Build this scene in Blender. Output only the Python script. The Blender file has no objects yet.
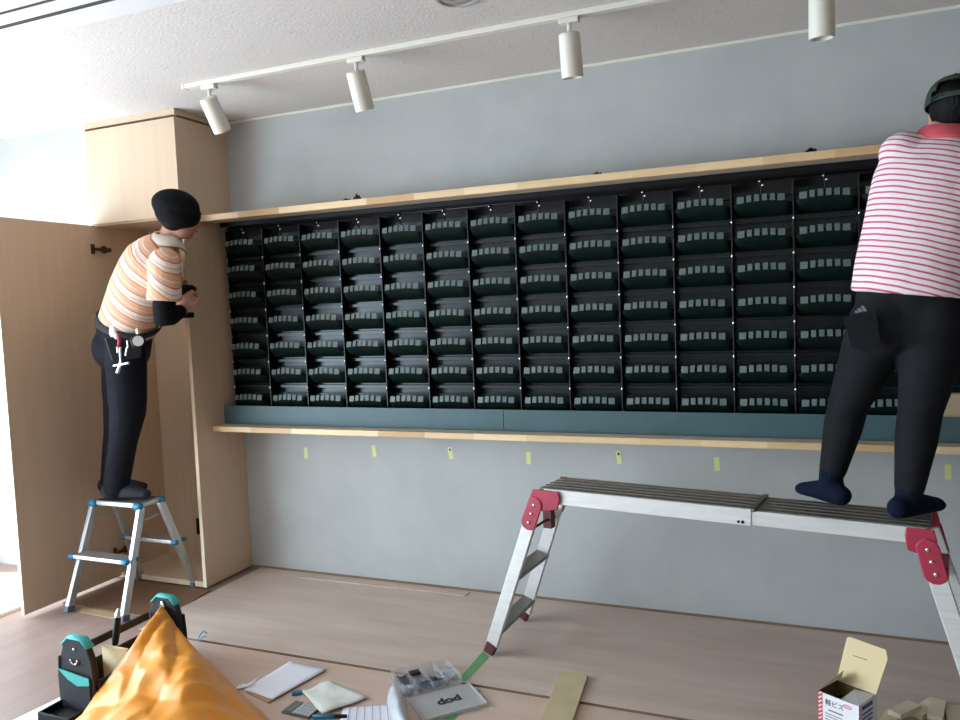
import bpy, bmesh, math, random
from mathutils import Vector, Matrix, Quaternion
random.seed(7)
V = Vector
S = bpy.context.scene
COL = S.collection
PI = math.pi

# ------------------------------------------------------------------ camera
CAM_D, CAM_H, YAW, PITCH, ROLL, FPX = 3.74108, 1.516934, -.395878, -.0683381, -.040018, 778.42
fw = V((math.sin(YAW)*math.cos(PITCH), math.cos(YAW)*math.cos(PITCH), math.sin(PITCH)))
rt0 = V((math.cos(YAW), -math.sin(YAW), 0)); up0 = rt0.cross(fw)
rt = math.cos(ROLL)*rt0 + math.sin(ROLL)*up0
up = -math.sin(ROLL)*rt0 + math.cos(ROLL)*up0
EYE = V((0, -CAM_D, CAM_H))
cd = bpy.data.cameras.new('camera'); cam = bpy.data.objects.new('camera', cd); COL.objects.link(cam)
m = Matrix((rt, up, -fw)).transposed().to_4x4(); m.translation = EYE
cam.matrix_world = m
cd.sensor_width = 36; cd.lens = FPX/960*36; cd.clip_start = .02; cd.clip_end = 100
S.camera = cam

def at(px, py, y):
    """point of the room seen at a photo position, at depth y in front of the wall"""
    d = (px-480)/FPX*rt - (py-360)/FPX*up + fw
    return EYE + d*((y-EYE.y)/d.y)
def atz(px, py, z):
    d = (px-480)/FPX*rt - (py-360)/FPX*up + fw
    return EYE + d*((z-EYE.z)/d.z)

# ------------------------------------------------------------------ materials
def lin(c):
    return tuple(((v/255)/12.92 if v/255 <= .04045 else ((v/255+.055)/1.055)**2.4) for v in c)
def nd(nt, t, **kw):
    n = nt.nodes.new(t)
    for k, v in kw.items():
        if k in n.inputs.keys(): n.inputs[k].default_value = v
        else: setattr(n, k, v)
    return n
def mat(name, col, rough=.6, metal=0, col2=None, scale=(20, 20, 20), detail=4, bump=0, bscale=None, spec=.5,
        lo=.35, hi=.65, trans=0, alpha=1, sub=0, coat=0):
    m = bpy.data.materials.new(name); m.use_nodes = True
    nt = m.node_tree; b = nt.nodes['Principled BSDF']
    c1 = (*lin(col), 1)
    b.inputs['Base Color'].default_value = c1
    b.inputs['Roughness'].default_value = rough
    b.inputs['Metallic'].default_value = metal
    b.inputs['Specular IOR Level'].default_value = spec
    b.inputs['Transmission Weight'].default_value = trans
    b.inputs['Alpha'].default_value = alpha
    b.inputs['Coat Weight'].default_value = coat
    if sub:
        b.inputs['Subsurface Weight'].default_value = sub
        b.inputs['Subsurface Radius'].default_value = (.02, .012, .006)
    tc = nd(nt, 'ShaderNodeTexCoord')
    if col2 is not None:
        mp = nd(nt, 'ShaderNodeMapping'); mp.inputs['Scale'].default_value = scale
        nt.links.new(tc.outputs['Object'], mp.inputs['Vector'])
        nz = nd(nt, 'ShaderNodeTexNoise', Scale=1.0, Detail=detail, Roughness=.6)
        nt.links.new(mp.outputs[0], nz.inputs['Vector'])
        r = nd(nt, 'ShaderNodeValToRGB')
        r.color_ramp.elements[0].position = lo; r.color_ramp.elements[1].position = hi
        r.color_ramp.elements[0].color = c1; r.color_ramp.elements[1].color = (*lin(col2), 1)
        nt.links.new(nz.outputs['Fac'], r.inputs[0]); nt.links.new(r.outputs[0], b.inputs['Base Color'])
    if bump:
        mp2 = nd(nt, 'ShaderNodeMapping'); mp2.inputs['Scale'].default_value = bscale or scale
        nt.links.new(tc.outputs['Object'], mp2.inputs['Vector'])
        n2 = nd(nt, 'ShaderNodeTexNoise', Scale=1.0, Detail=5.0)
        nt.links.new(mp2.outputs[0], n2.inputs['Vector'])
        bp = nd(nt, 'ShaderNodeBump', Strength=bump, Distance=.01)
        nt.links.new(n2.outputs['Fac'], bp.inputs['Height']); nt.links.new(bp.outputs[0], b.inputs['Normal'])
    return m
def stripes(name, origin, axis, period, stops, rough=.85, wob=.006, wscale=9):
    """cloth with stripes across an axis of the garment"""
    m = bpy.data.materials.new(name); m.use_nodes = True
    nt = m.node_tree; b = nt.nodes['Principled BSDF']; b.inputs['Roughness'].default_value = rough
    b.inputs['Specular IOR Level'].default_value = .2
    tc = nd(nt, 'ShaderNodeTexCoord')
    sb = nd(nt, 'ShaderNodeVectorMath', operation='SUBTRACT'); sb.inputs[1].default_value = origin
    nt.links.new(tc.outputs['Object'], sb.inputs[0])
    dt = nd(nt, 'ShaderNodeVectorMath', operation='DOT_PRODUCT'); dt.inputs[1].default_value = axis
    nt.links.new(sb.outputs[0], dt.inputs[0])
    nz = nd(nt, 'ShaderNodeTexNoise', Scale=wscale, Detail=2.0)
    nt.links.new(tc.outputs['Object'], nz.inputs['Vector'])
    ml = nd(nt, 'ShaderNodeMath', operation='MULTIPLY'); ml.inputs[1].default_value = wob*2
    nt.links.new(nz.outputs['Fac'], ml.inputs[0])
    ad = nd(nt, 'ShaderNodeMath', operation='ADD')
    nt.links.new(dt.outputs['Value'], ad.inputs[0]); nt.links.new(ml.outputs[0], ad.inputs[1])
    dv = nd(nt, 'ShaderNodeMath', operation='DIVIDE'); dv.inputs[1].default_value = period
    nt.links.new(ad.outputs[0], dv.inputs[0])
    fr = nd(nt, 'ShaderNodeMath', operation='FRACT'); nt.links.new(dv.outputs[0], fr.inputs[0])
    r = nd(nt, 'ShaderNodeValToRGB'); cr = r.color_ramp; cr.interpolation = 'CONSTANT'
    while len(cr.elements) < len(stops): cr.elements.new(.5)
    for e, (p, c) in zip(cr.elements, stops): e.position = p; e.color = (*lin(c), 1)
    nt.links.new(fr.outputs[0], r.inputs[0]); nt.links.new(r.outputs[0], b.inputs['Base Color'])
    n2 = nd(nt, 'ShaderNodeTexNoise', Scale=14.0, Detail=3.0)
    nt.links.new(tc.outputs['Object'], n2.inputs['Vector'])
    bp = nd(nt, 'ShaderNodeBump', Strength=.5, Distance=.02)
    nt.links.new(n2.outputs['Fac'], bp.inputs['Height']); nt.links.new(bp.outputs[0], b.inputs['Normal'])
    return m
def jointed(name, cols, length, rough=.5):
    """finger-jointed timber: lengths of differing tone along X, fine grain"""
    m = bpy.data.materials.new(name); m.use_nodes = True
    nt = m.node_tree; b = nt.nodes['Principled BSDF']; b.inputs['Roughness'].default_value = rough
    tc = nd(nt, 'ShaderNodeTexCoord'); sx = nd(nt, 'ShaderNodeSeparateXYZ'); nt.links.new(tc.outputs['Object'], sx.inputs[0])
    dv = nd(nt, 'ShaderNodeMath', operation='DIVIDE'); dv.inputs[1].default_value = length; nt.links.new(sx.outputs[0], dv.inputs[0])
    fl = nd(nt, 'ShaderNodeMath', operation='FLOOR'); nt.links.new(dv.outputs[0], fl.inputs[0])
    wn = nd(nt, 'ShaderNodeTexWhiteNoise', noise_dimensions='1D'); nt.links.new(fl.outputs[0], wn.inputs['W'])
    r = nd(nt, 'ShaderNodeValToRGB'); r.color_ramp.elements[0].color = (*lin(cols[0]), 1); r.color_ramp.elements[1].color = (*lin(cols[1]), 1)
    mp = nd(nt, 'ShaderNodeMapping'); mp.inputs['Scale'].default_value = (3, 60, 60); nt.links.new(tc.outputs['Object'], mp.inputs[0])
    nz = nd(nt, 'ShaderNodeTexNoise', Scale=1.0, Detail=4.0); nt.links.new(mp.outputs[0], nz.inputs['Vector'])
    mx = nd(nt, 'ShaderNodeMix', data_type='FLOAT'); mx.inputs[0].default_value = .35
    nt.links.new(wn.outputs['Value'], mx.inputs[2]); nt.links.new(nz.outputs['Fac'], mx.inputs[3])
    nt.links.new(mx.outputs[0], r.inputs[0]); nt.links.new(r.outputs[0], b.inputs['Base Color'])
    return m
M = {}
M['wall'] = mat('grey wall paint', (186, 188, 185), .8, col2=(178, 180, 178), scale=(3, 3, 3), bump=.04, bscale=(120, 120, 120), spec=.25)
M['ceil'] = mat('white speckled ceiling board', (192, 187, 182), .9, col2=(212, 207, 202), scale=(55, 55, 55), detail=3, lo=.28, hi=.42, bump=.22, bscale=(80, 80, 80), spec=.15)
M['white'] = mat('white enamel', (226, 222, 208), .45)
M['offwhite'] = mat('white board', (222, 222, 222), .55)
M['dark_slot'] = mat('dark recess', (74, 73, 71), .8, spec=.1)
M['silver'] = mat('brushed silver reflector', (206, 206, 204), .4, .6)
M['ply'] = mat('lauan plywood', (186, 165, 152), .6, col2=(204, 186, 173), scale=(1.6, 9, 9), detail=8, lo=.3, hi=.7, bump=.06, bscale=(6, 120, 120), spec=.35)
M['ply2'] = mat('lauan plywood pinkish', (190, 164, 148), .6, col2=(208, 184, 167), scale=(1.2, 8, 8), detail=8, lo=.3, hi=.7, bump=.06, bscale=(6, 120, 120), spec=.35)
M['plyedge'] = mat('plywood edge', (150, 120, 96), .75, col2=(120, 92, 72), scale=(4, 4, 220))
M['vinyl'] = mat('greyish wood floorboards', (140, 116, 106), .45, col2=(158, 133, 122), scale=(9, 1.2, 9), detail=7, lo=.3, hi=.7, spec=.4)
M['brown'] = mat('brown hardboard', (112, 82, 62), .6, col2=(126, 94, 70), scale=(5, 5, 5), bump=.05)
M['birch'] = mat('pale birch laminate', (202, 177, 149), .5, col2=(208, 184, 157), scale=(28, 28, 1.3), detail=6, lo=.3, hi=.7, spec=.4)
M['birch_edge'] = mat('pale edge banding', (238, 217, 184), .5)
M['pine'] = jointed('finger-jointed pine', ((188, 142, 92), (250, 224, 178)), .27)
M['pine_under'] = mat('pale shelf board face', (200, 186, 168), .6, col2=(212, 198, 180), scale=(2, 40, 40))
M['pot'] = mat('dark green plastic', (8, 24, 20), .5, col2=(10, 29, 25), scale=(30, 30, 30), spec=.18)
M['potback'] = mat('dark green plastic back', (11, 25, 23), .28, spec=.4)
M['tab'] = mat('grey green plastic tab', (96, 110, 106), .4, spec=.4)
M['black'] = mat('black plastic', (12, 12, 13), .5, spec=.25)
M['rail'] = mat('black anodised rail', (14, 15, 16), .35, 0, spec=.35)
M['chrome'] = mat('bright screw head', (220, 222, 222), .2, .9)
M['teal'] = mat('teal painted steel', (66, 92, 96), .5, col2=(70, 97, 101), scale=(6, 6, 6))
M['alu'] = mat('brushed aluminium', (205, 206, 206), .38, .85, col2=(188, 190, 191), scale=(60, 60, 3))
M['alu_white'] = mat('silver white aluminium', (218, 216, 211), .5, .3, col2=(206, 204, 200), scale=(5, 60, 60))
M['alu_grey'] = mat('ribbed grey aluminium', (128, 124, 116), .45, .7)
M['red'] = mat('crimson plastic', (168, 44, 68), .45)
M['darkred'] = mat('dark red rubber', (88, 24, 32), .6)
M['blue'] = mat('teal blue plastic', (16, 118, 150), .4)
M['turq'] = mat('turquoise nylon trim', (60, 165, 160), .6, bump=.2, bscale=(200, 200, 200))
M['nylon'] = mat('black nylon', (24, 26, 30), .75, col2=(32, 34, 38), scale=(60, 60, 60), bump=.3, bscale=(220, 220, 220))
M['orange'] = mat('orange plastic sheet', (222, 140, 42), .42, col2=(226, 154, 62), scale=(5, 5, 5), bump=.25, bscale=(7, 7, 7), sub=.08, spec=.5)
M['paper'] = mat('white paper', (232, 232, 240), .75, bump=.04, bscale=(12, 12, 12))
M['paper2'] = mat('pale greenish paper', (226, 229, 218), .75, col2=(206, 208, 200), scale=(16, 16, 16), lo=.45, hi=.75, bump=.4, bscale=(18, 18, 18))
M['kraft'] = mat('tan kraft card', (176, 148, 112), .75)
M['ink'] = mat('black ink', (26, 26, 30), .6)
M['greyink'] = mat('grey ink', (120, 120, 128), .6)
M['redink'] = mat('red print', (205, 48, 66), .5)
M['blueink'] = mat('blue print', (52, 110, 158), .5)
M['card'] = mat('white carton', (232, 230, 232), .55)
M['cardin'] = mat('cream carton inside', (224, 202, 156), .7)
M['cardinside'] = mat('brown carton inside', (120, 98, 66), .8)
M['screw'] = mat('black screws', (26, 26, 26), .3, .7)
M['calc'] = mat('grey calculator body', (92, 94, 96), .4)
M['lcd'] = mat('grey green display', (112, 120, 112), .2)
M['key'] = mat('pale grey keys', (190, 194, 194), .5)
M['clear'] = mat('clear polypropylene', (236, 240, 243), .12, trans=.75, alpha=.42, spec=.5)
M['clearlid'] = mat('hazy clear polypropylene', (206, 204, 202), .15, trans=.3, alpha=.8, spec=.5)
M['frost'] = mat('frosty plastic film', (236, 240, 246), .25, trans=.3, alpha=.85, bump=.5, bscale=(40, 40, 40))
M['parts'] = mat('dark small hardware', (62, 74, 86), .4, .4, col2=(150, 160, 168), scale=(90, 90, 90), lo=.5, hi=.6)
M['gtape'] = mat('green masking tape', (104, 160, 108), .6, col2=(92, 148, 98), scale=(14, 14, 14))
M['ytape'] = mat('yellow masking tape', (222, 224, 150), .6)
M['mdf'] = mat('greenish tan board', (198, 182, 144), .7, col2=(186, 170, 134), scale=(10, 10, 10))
M['offcut'] = mat('pale wood offcut', (232, 220, 194), .65, col2=(222, 208, 180), scale=(16, 3, 16))
M['skin'] = mat('skin', (186, 134, 110), .55, sub=.1)
M['hair'] = mat('black hair', (10, 9, 9), .6, spec=.2, bump=.6, bscale=(120, 120, 40))
M['knit'] = mat('black knit', (12, 12, 14), .9, bump=.5, bscale=(140, 140, 60), spec=.2)
M['jean'] = mat('dark navy denim', (17, 18, 26), .85, col2=(22, 23, 32), scale=(14, 14, 14), bump=.5, bscale=(16, 16, 9), spec=.2)
M['trouser'] = mat('charcoal black stretch trousers', (22, 23, 26), .85, col2=(27, 28, 31), scale=(12, 12, 12), bump=.45, bscale=(13, 13, 8), spec=.2)
M['sock'] = mat('navy sock', (18, 24, 44), .95, bump=.4, bscale=(160, 160, 160), spec=.15)
M['greysock'] = mat('dark grey sock', (58, 58, 62), .95, bump=.3, bscale=(160, 160, 160), spec=.15)
M['cap'] = mat('dark green cotton', (56, 70, 58), .9, bump=.25, bscale=(220, 220, 220), spec=.2)
M['collar_red'] = mat('coral red rib', (222, 92, 100), .85)
M['collar_white'] = mat('cream collar', (226, 214, 198), .85)
M['greenblack'] = mat('dark green webbing', (26, 34, 32), .8)
M['brass'] = mat('dull bronze', (92, 66, 44), .4, .7)
M['eye'] = mat('eye', (30, 24, 22), .2)
M['lip'] = mat('lip', (150, 88, 80), .5)

# ------------------------------------------------------------------ mesh helpers
class B:
    def __init__(s): s.bm = bmesh.new()
    def box(s, x0, x1, y0, y1, z0, z1, mtx=None):
        vs = [s.bm.verts.new(V((x, y, z))) for x in (x0, x1) for y in (y0, y1) for z in (z0, z1)]
        if mtx is not None:
            for v in vs: v.co = mtx @ v.co
        for f in ((0, 1, 3, 2), (4, 6, 7, 5), (0, 4, 5, 1), (2, 3, 7, 6), (0, 2, 6, 4), (1, 5, 7, 3)):
            s.bm.faces.new([vs[i] for i in f])
        return s
    def beam(s, p, q, w, d, side=(1, 0, 0)):
        """rectangular bar from p to q, w across the side direction and d across the other"""
        p, q = V(p), V(q); t = (q-p).normalized(); u = V(side); u = (u-u.dot(t)*t).normalized(); n = t.cross(u)
        vs = [s.bm.verts.new(b + u*(i*w/2) + n*(j*d/2)) for b in (p, q) for i, j in ((-1, -1), (1, -1), (1, 1), (-1, 1))]
        for f in ((3, 2, 1, 0), (4, 5, 6, 7), (0, 1, 5, 4), (1, 2, 6, 5), (2, 3, 7, 6), (3, 0, 4, 7)):
            s.bm.faces.new([vs[i] for i in f])
        return s
    def loft(s, rings, cap=True, closed=False):
        R = [[s.bm.verts.new(p) for p in r] for r in rings]
        n = len(R[0])
        for a, b in zip(R, R[1:]):
            for i in range(n):
                j = (i+1) % n
                s.bm.faces.new((a[i], a[j], b[j], b[i]))
        if cap:
            s.bm.faces.new(R[0][::-1]); s.bm.faces.new(R[-1])
        return s
    def tube(s, pts, rad, side=(1, 0, 0), n=14, round_ends=True):
        """tapered limb through pts; rad entries are r or (a along side, b across)"""
        pts = [V(p) for p in pts]; rad = [(r, r) if not isinstance(r, tuple) else r for r in rad]
        T = []
        for i in range(len(pts)):
            a = pts[max(i-1, 0)]; b = pts[min(i+1, len(pts)-1)]; T.append((b-a).normalized())
        rings = []
        def ring(c, t, a, b):
            u = V(side); u = u-u.dot(t)*t
            if u.length < 1e-4: u = t.orthogonal()
            u.normalize(); w = t.cross(u)
            rings.append([c+u*(a*math.cos(2*PI*k/n))+w*(b*math.sin(2*PI*k/n)) for k in range(n)])
        if round_ends:
            r = min(rad[0])
            for k in (.25, .6, .87): ring(pts[0]-T[0]*r*math.sqrt(1-k*k)*.8, T[0], rad[0][0]*k, rad[0][1]*k)
        for c, t, (a, b) in zip(pts, T, rad): ring(c, t, a, b)
        if round_ends:
            r = min(rad[-1])
            for k in (.87, .6, .25): ring(pts[-1]+T[-1]*r*math.sqrt(1-k*k)*.8, T[-1], rad[-1][0]*k, rad[-1][1]*k)
        return s.loft(rings)
    def cyl(s, p, q, r, r2=None, n=20):
        return s.tube([p, q], [r, r if r2 is None else r2], n=n, round_ends=False)
    def ball(s, c, r, mtx=None, n=16):
        """ellipsoid, r = (rx, ry, rz) in the axes of mtx"""
        r = V(r) if not isinstance(r, (int, float)) else V((r, r, r)); mtx = mtx or Matrix.Identity(3); c = V(c)
        rings = []
        for i in range(1, n):
            a = PI*i/n
            rings.append([c + mtx @ V((r.x*math.sin(a)*math.cos(2*PI*k/n), r.y*math.sin(a)*math.sin(2*PI*k/n), -r.z*math.cos(a))) for k in range(n)])
        R = [[s.bm.verts.new(p) for p in rg] for rg in rings]
        b = s.bm.verts.new(c + mtx @ V((0, 0, -r.z))); t = s.bm.verts.new(c + mtx @ V((0, 0, r.z)))
        for a, d in zip(R, R[1:]):
            for i in range(n): s.bm.faces.new((a[i], a[(i+1) % n], d[(i+1) % n], d[i]))
        for i in range(n):
            s.bm.faces.new((R[0][(i+1) % n], R[0][i], b)); s.bm.faces.new((R[-1][i], R[-1][(i+1) % n], t))
        return s
    def prism(s, poly, off):
        """closed polygon of points extruded by off"""
        off = V(off); a = [s.bm.verts.new(V(p)) for p in poly]; b = [s.bm.verts.new(V(p)+off) for p in poly]; n = len(a)
        s.bm.faces.new(a[::-1]); s.bm.faces.new(b)
        for i in range(n): s.bm.faces.new((a[i], a[(i+1) % n], b[(i+1) % n], b[i]))
        return s
    def lathe(s, prof, c=(0, 0, 0), mtx=None, n=24):
        c = V(c); mtx = mtx or Matrix.Identity(3)
        return s.loft([[c + mtx @ V((r*math.cos(2*PI*k/n), r*math.sin(2*PI*k/n), z)) for k in range(n)] for r, z in prof])
    def grid(s, f, nu, nv):
        G = [[s.bm.verts.new(f(i/nu, j/nv)) for j in range(nv+1)] for i in range(nu+1)]
        for i in range(nu):
            for j in range(nv): s.bm.faces.new((G[i][j], G[i+1][j], G[i+1][j+1], G[i][j+1]))
        return s

def obj(name, b, material, parent=None, smooth=False, bevel=0, remesh=0, sm=0, solid=0, autos=None):
    bmesh.ops.recalc_face_normals(b.bm, faces=b.bm.faces)
    me = bpy.data.meshes.new(name); b.bm.to_mesh(me); b.bm.free()
    me.materials.append(material)
    if smooth or remesh:
        me.polygons.foreach_set('use_smooth', [True]*len(me.polygons))
    o = bpy.data.objects.new(name, me); COL.objects.link(o)
    if parent is not None: o.parent = parent
    if remesh:
        r = o.modifiers.new('remesh', 'REMESH'); r.mode = 'VOXEL'; r.voxel_size = remesh; r.use_smooth_shade = True
    if sm:
        q = o.modifiers.new('smooth', 'SMOOTH'); q.factor = .5; q.iterations = sm
    if solid:
        q = o.modifiers.new('solid', 'SOLIDIFY'); q.thickness = solid; q.offset = 0
    if bevel:
        q = o.modifiers.new('bevel', 'BEVEL'); q.width = bevel; q.segments = 2; q.limit_method = 'ANGLE'
    return o
def tag(o, label, cat, group=None, kind=None):
    o['label'] = label; o['category'] = cat
    if group: o['group'] = group
    if kind: o['kind'] = kind
    return o
def thing(name, label, cat, loc=(0, 0, 0), rz=0, group=None):
    o = bpy.data.objects.new(name, None); COL.objects.link(o); o.empty_display_size = .05
    o.location = loc; o.rotation_euler = (0, 0, rz)
    return tag(o, label, cat, group)
def struct(name, b, m, **kw):
    o = obj(name, b, m, **kw); o['kind'] = 'structure'; return o
def dup(o, parent=None):
    c = o.copy(); COL.objects.link(c); c.parent = parent
    for ch in list(o.children): dup(ch, c)
    return c
def text(name, s, size, m, parent, mtx, depth=.0004, bold=0):
    cu = bpy.data.curves.new(name, 'FONT'); cu.body = s; cu.size = size; cu.extrude = depth; cu.offset = bold; cu.align_x = 'CENTER'; cu.align_y = 'CENTER'
    t = bpy.data.objects.new(name, cu); COL.objects.link(t)
    dg = bpy.context.evaluated_depsgraph_get()
    me = bpy.data.meshes.new_from_object(t.evaluated_get(dg)); me.name = name
    bpy.data.objects.remove(t); me.materials.clear(); me.materials.append(m)
    o = bpy.data.objects.new(name, me); COL.objects.link(o); o.parent = parent; o.matrix_local = mtx
    return o

# ================================================================== the room
CEIL = 2.65
XR = 4.6; XL = -4.95; YB = -6.6
CX0, CX1, CY = -3.785, -3.12, -.395       # cabinet
struct('floor', B().box(XL-.1, XR+.1, YB-.1, .1, -.12, -.012), M['vinyl'])
struct('ceiling', B().box(XL-.1, XR+.1, YB-.1, .1, CEIL, CEIL+.1), M['ceil'])
struct('wall_back', B().box(XL-.1, XR+.1, 0, .12, -.012, CEIL), M['wall'])
struct('wall_niche', B().box(XL, CX0-.022, CY, -.0, -.012, CEIL), M['wall'])
WY0, WY1, WZ0, WZ1 = -6.3, -.62, .05, 2.15
b = B().box(XL-.12, XL, WY1, 0, -.012, CEIL).box(XL-.12, XL, YB, WY0, -.012, CEIL)
b.box(XL-.12, XL, WY0, WY1, -.012, WZ0).box(XL-.12, XL, WY0, WY1, WZ1, CEIL)
struct('wall_left', b, M['wall'])
struct('wall_right', B().box(XR, XR+.12, YB, 0, -.012, CEIL), mat('unseen wall darkened against bounce', (104, 84, 70), .6, col2=(92, 74, 60), scale=(2, 20, 1)))  # unseen wall; dark finish invented to cut bounce onto the cabinet door
struct('wall_rear', B().box(XL, XR, YB-.12, YB, -.012, CEIL), M['wall'])
w = struct('window_1', B().box(XL-.1, XL-.04, WY0, WY0+.05, WZ0, WZ1).box(XL-.1, XL-.04, WY1-.05, WY1, WZ0, WZ1).box(XL-.1, XL-.04, -2.6, -2.55, WZ0, WZ1)
           .box(XL-.1, XL-.04, WY0, WY1, WZ0, WZ0+.05).box(XL-.1, XL-.04, WY0, WY1, WZ1-.05, WZ1), M['white'])
struct('trim_1', B().box(CX1, XR, -.012, 0, CEIL-.012, CEIL), M['white'])
struct('trim_2', B().box(CX1, XR, -.014, 0, -.012, .006), M['plyedge'])
struct('trim_3', B().box(-3.985, -3.925, -2.6, CY-.005, -.012, .004), M['offwhite'])

# plywood sheets on the floor
o = obj('plywood_sheet', B().box(-3.045, 3.2, -.961, -.016, -.0115, 0), M['ply'], bevel=.001)
tag(o, 'wide lauan plywood sheet laid on the floor along the grey wall', 'plywood')
o.data.materials.append(M['plyedge'])
for p in o.data.polygons:
    if abs(p.normal.z) < .5: p.material_index = 1
o = obj('plywood_sheet', B().box(-2.742, 3.2, -2.6, -.974, -.0115, -.003), M['ply2'], bevel=.001)
tag(o, 'pinkish plywood sheet in the foreground, under the papers and the plastic case', 'plywood')
o = obj('hardboard_sheet', B().prism([(-3.76, -.80, -.0115), (-3.1, -.80, -.0115), (-3.05, -.66, -.0115), (-3.09, -.40, -.0115), (-3.74, -.40, -.0115)], (0, 0, .006)), M['brown'])
tag(o, 'brown hardboard sheet on the floor under the step stool', 'board')
o = obj('cardboard_strip', B().prism([(-3.58, -.86, -.0115), (-3.27, -.88, -.0115), (-3.25, -.815, -.0115), (-3.6, -.805, -.0115)], (0, 0, .003)), M['kraft'])
tag(o, 'tan card strip on the floor at the front feet of the stool', 'card')
o = obj('white_board', B().prism([(-2.93, -2.6, -.0115), (-2.745, -2.6, -.0115), (-2.745, -1.2, -.0115), (-2.79, -1.2, -.0115)], (0, 0, .004)), M['offwhite'])
tag(o, 'white board lying on the floor under the tool bag', 'board')
b = B().box(-2.72, -1.66, -.078, -.03, .0003, .006)
o = obj('wood_strip', b, M['ply2']); o.rotation_euler = (0, 0, .012)
tag(o, 'long thin wood strip lying on the plywood along the foot of the wall', 'wood strip')

# ceiling service strip
t = thing('ceiling_diffuser', 'long white slotted ceiling strip at the top left corner', 'ceiling strip', (-2.4, -1.65, CEIL))
obj('frame', B().box(-1.7, .9, .045, .16, -.004, -.0005).box(-1.7, .9, -.05, .02, -.004, -.0005).box(-1.7, .9, -.4, -.068, -.004, -.0005), M['offwhite'], t)
obj('slot', B().box(-1.7, .9, .02, .045, -.0035, -.0005).box(-1.7, .9, -.068, -.05, -.0035, -.0005), M['dark_slot'], t)

# downlight
c = atz(457, -4, CEIL)
t = thing('downlight', 'round recessed silver downlight at the top edge of the ceiling', 'ceiling light', (c.x, c.y, CEIL))
obj('ring', B().lathe([(.062, -.0005), (.088, -.0005), (.09, -.004), (.084, -.011), (.066, -.012), (.062, -.004)], n=36), M['silver'], t, smooth=True)
obj('reflector', B().lathe([(.062, -.002), (.06, -.008), (.035, -.003), (.01, -.002)], n=36), M['silver'], t, smooth=True)

# track with spotlights
TY = -.70
t = thing('track_rail', 'long white lighting track on the ceiling along the wall', 'light track', (-2.76, TY, CEIL))
obj('rail', B().box(0, 5.2, -.017, .017, -.022, -.0005), M['white'], t, bevel=.002)
obj('end_cap', B().box(-.012, 0, -.019, .019, -.024, -.0005), M['white'], t)
def spot(x, tilt, pan, label):
    t = thing('track_spotlight', label, 'spotlight', (x, TY, CEIL-.0225), 0, 'white spotlights on the track')
    obj('adapter', B().box(-.04, .04, -.016, .016, -.02, 0), M['white'], t, bevel=.003)
    obj('stem', B().cyl((0, 0, -.018), (0, 0, -.062), .009).ball((0, 0, -.064), .014), M['white'], t, smooth=True)
    R = Matrix.Rotation(pan, 3, 'Z') @ Matrix.Rotation(tilt, 3, 'X')
    hd = obj('head', B().lathe([(.036, .028), (.042, .022), (.043, -.135), (.041, -.14), (.036, -.14), (.034, -.12), (.001, -.115)][::-1], (0, 0, -.085), R, 32), M['white'], t, smooth=True)
    q = hd.modifiers.new('es', 'EDGE_SPLIT'); q.split_angle = .7
    obj('hinge', B().box(-.012, .012, -.012, .012, -.085, -.055), M['white'], t, bevel=.003)
    return t
for px, py, tl, pn, lab in ((213, 86, .52, -.1, 'white track spotlight nearest the cabinet, tilted to the wall'),
                            (361, 60, .36, -.1, 'second white track spotlight from the cabinet'),
                            (571, 20, .14, -.1, 'third white track spotlight from the cabinet, almost upright'),
                            (821, -24, .06, 0, 'fourth white track spotlight from the cabinet, cut by the photo top')):
    c = atz(px, py, CEIL-.02); spot(c.x, tl, pn, lab)

# ------------------------------------------------------------------ cabinet
t = thing('tall_cabinet', 'tall birch cabinet in the corner with its lower door swung open', 'cabinet', (CX0, CY, 0))
W = CX1-CX0; D = -CY-.002
obj('side_panel', B().box(W-.022, W-.0003, .001, D, 0, 2.605), M['birch'], t)
obj('side_panel', B().box(0, .02, .001, D, 0, 2.605), M['birch'], t)
obj('edge_band', B().box(W-.022, W, -.001, .001, .0, 2.068), M['birch_edge'], t)
obj('back_panel', B().box(.02, W-.022, D-.012, D, .02, 2.07), M['birch'], t)
obj('bottom_panel', B().box(.02, W-.022, .002, D-.012, .0, .03), M['birch'], t)
obj('top_panel', B().box(0, W, .002, D, 2.605, 2.612), M['brown'], t)
up_ = obj('upper_door', B().box(.002, W-.0, -.018, .001, 2.075, 2.603), M['birch'], t, bevel=.001)
obj('divider_panel', B().box(.02, W-.022, .002, D, 2.066, 2.088), M['birch'], t)
obj('filler', B().box(.0, W, -.012, D, 2.618, CEIL-.0005), M['birch'], t)
obj('filler', B().box(-.0215, -.0005, -.012, .02, 2.05, CEIL-.0005), M['birch_edge'], t)
d = obj('door', B().box(.012, .03, -.63, -.006, .012, 2.068), M['birch'], t, bevel=.001)
obj('edge_band', B().box(.011, .031, -.633, -.63, .012, 2.068), M['birch_edge'], d)
for z in (1.934, .16):
    h = obj('hinge', B().box(.0302, .034, -.055, -.03, z-.028, z+.028).box(.034, .045, -.045, .05, z-.008, z+.008)
            .lathe([(.001, 0), (.022, 0), (.022, .006), (.001, .006)], (.0345, .03, z), Matrix.Rotation(PI/2, 3, 'Y')).box(.02, .034, .03, .085, z-.012, z+.012), M['brass'], t)
c = at(199, 526, -.02)
obj('catch', B().box(c.x-CX0-.012, c.x-CX0+.012, D-.03, D-.0125, c.z-.05, c.z+.05), M['black'], t, bevel=.003)

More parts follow.
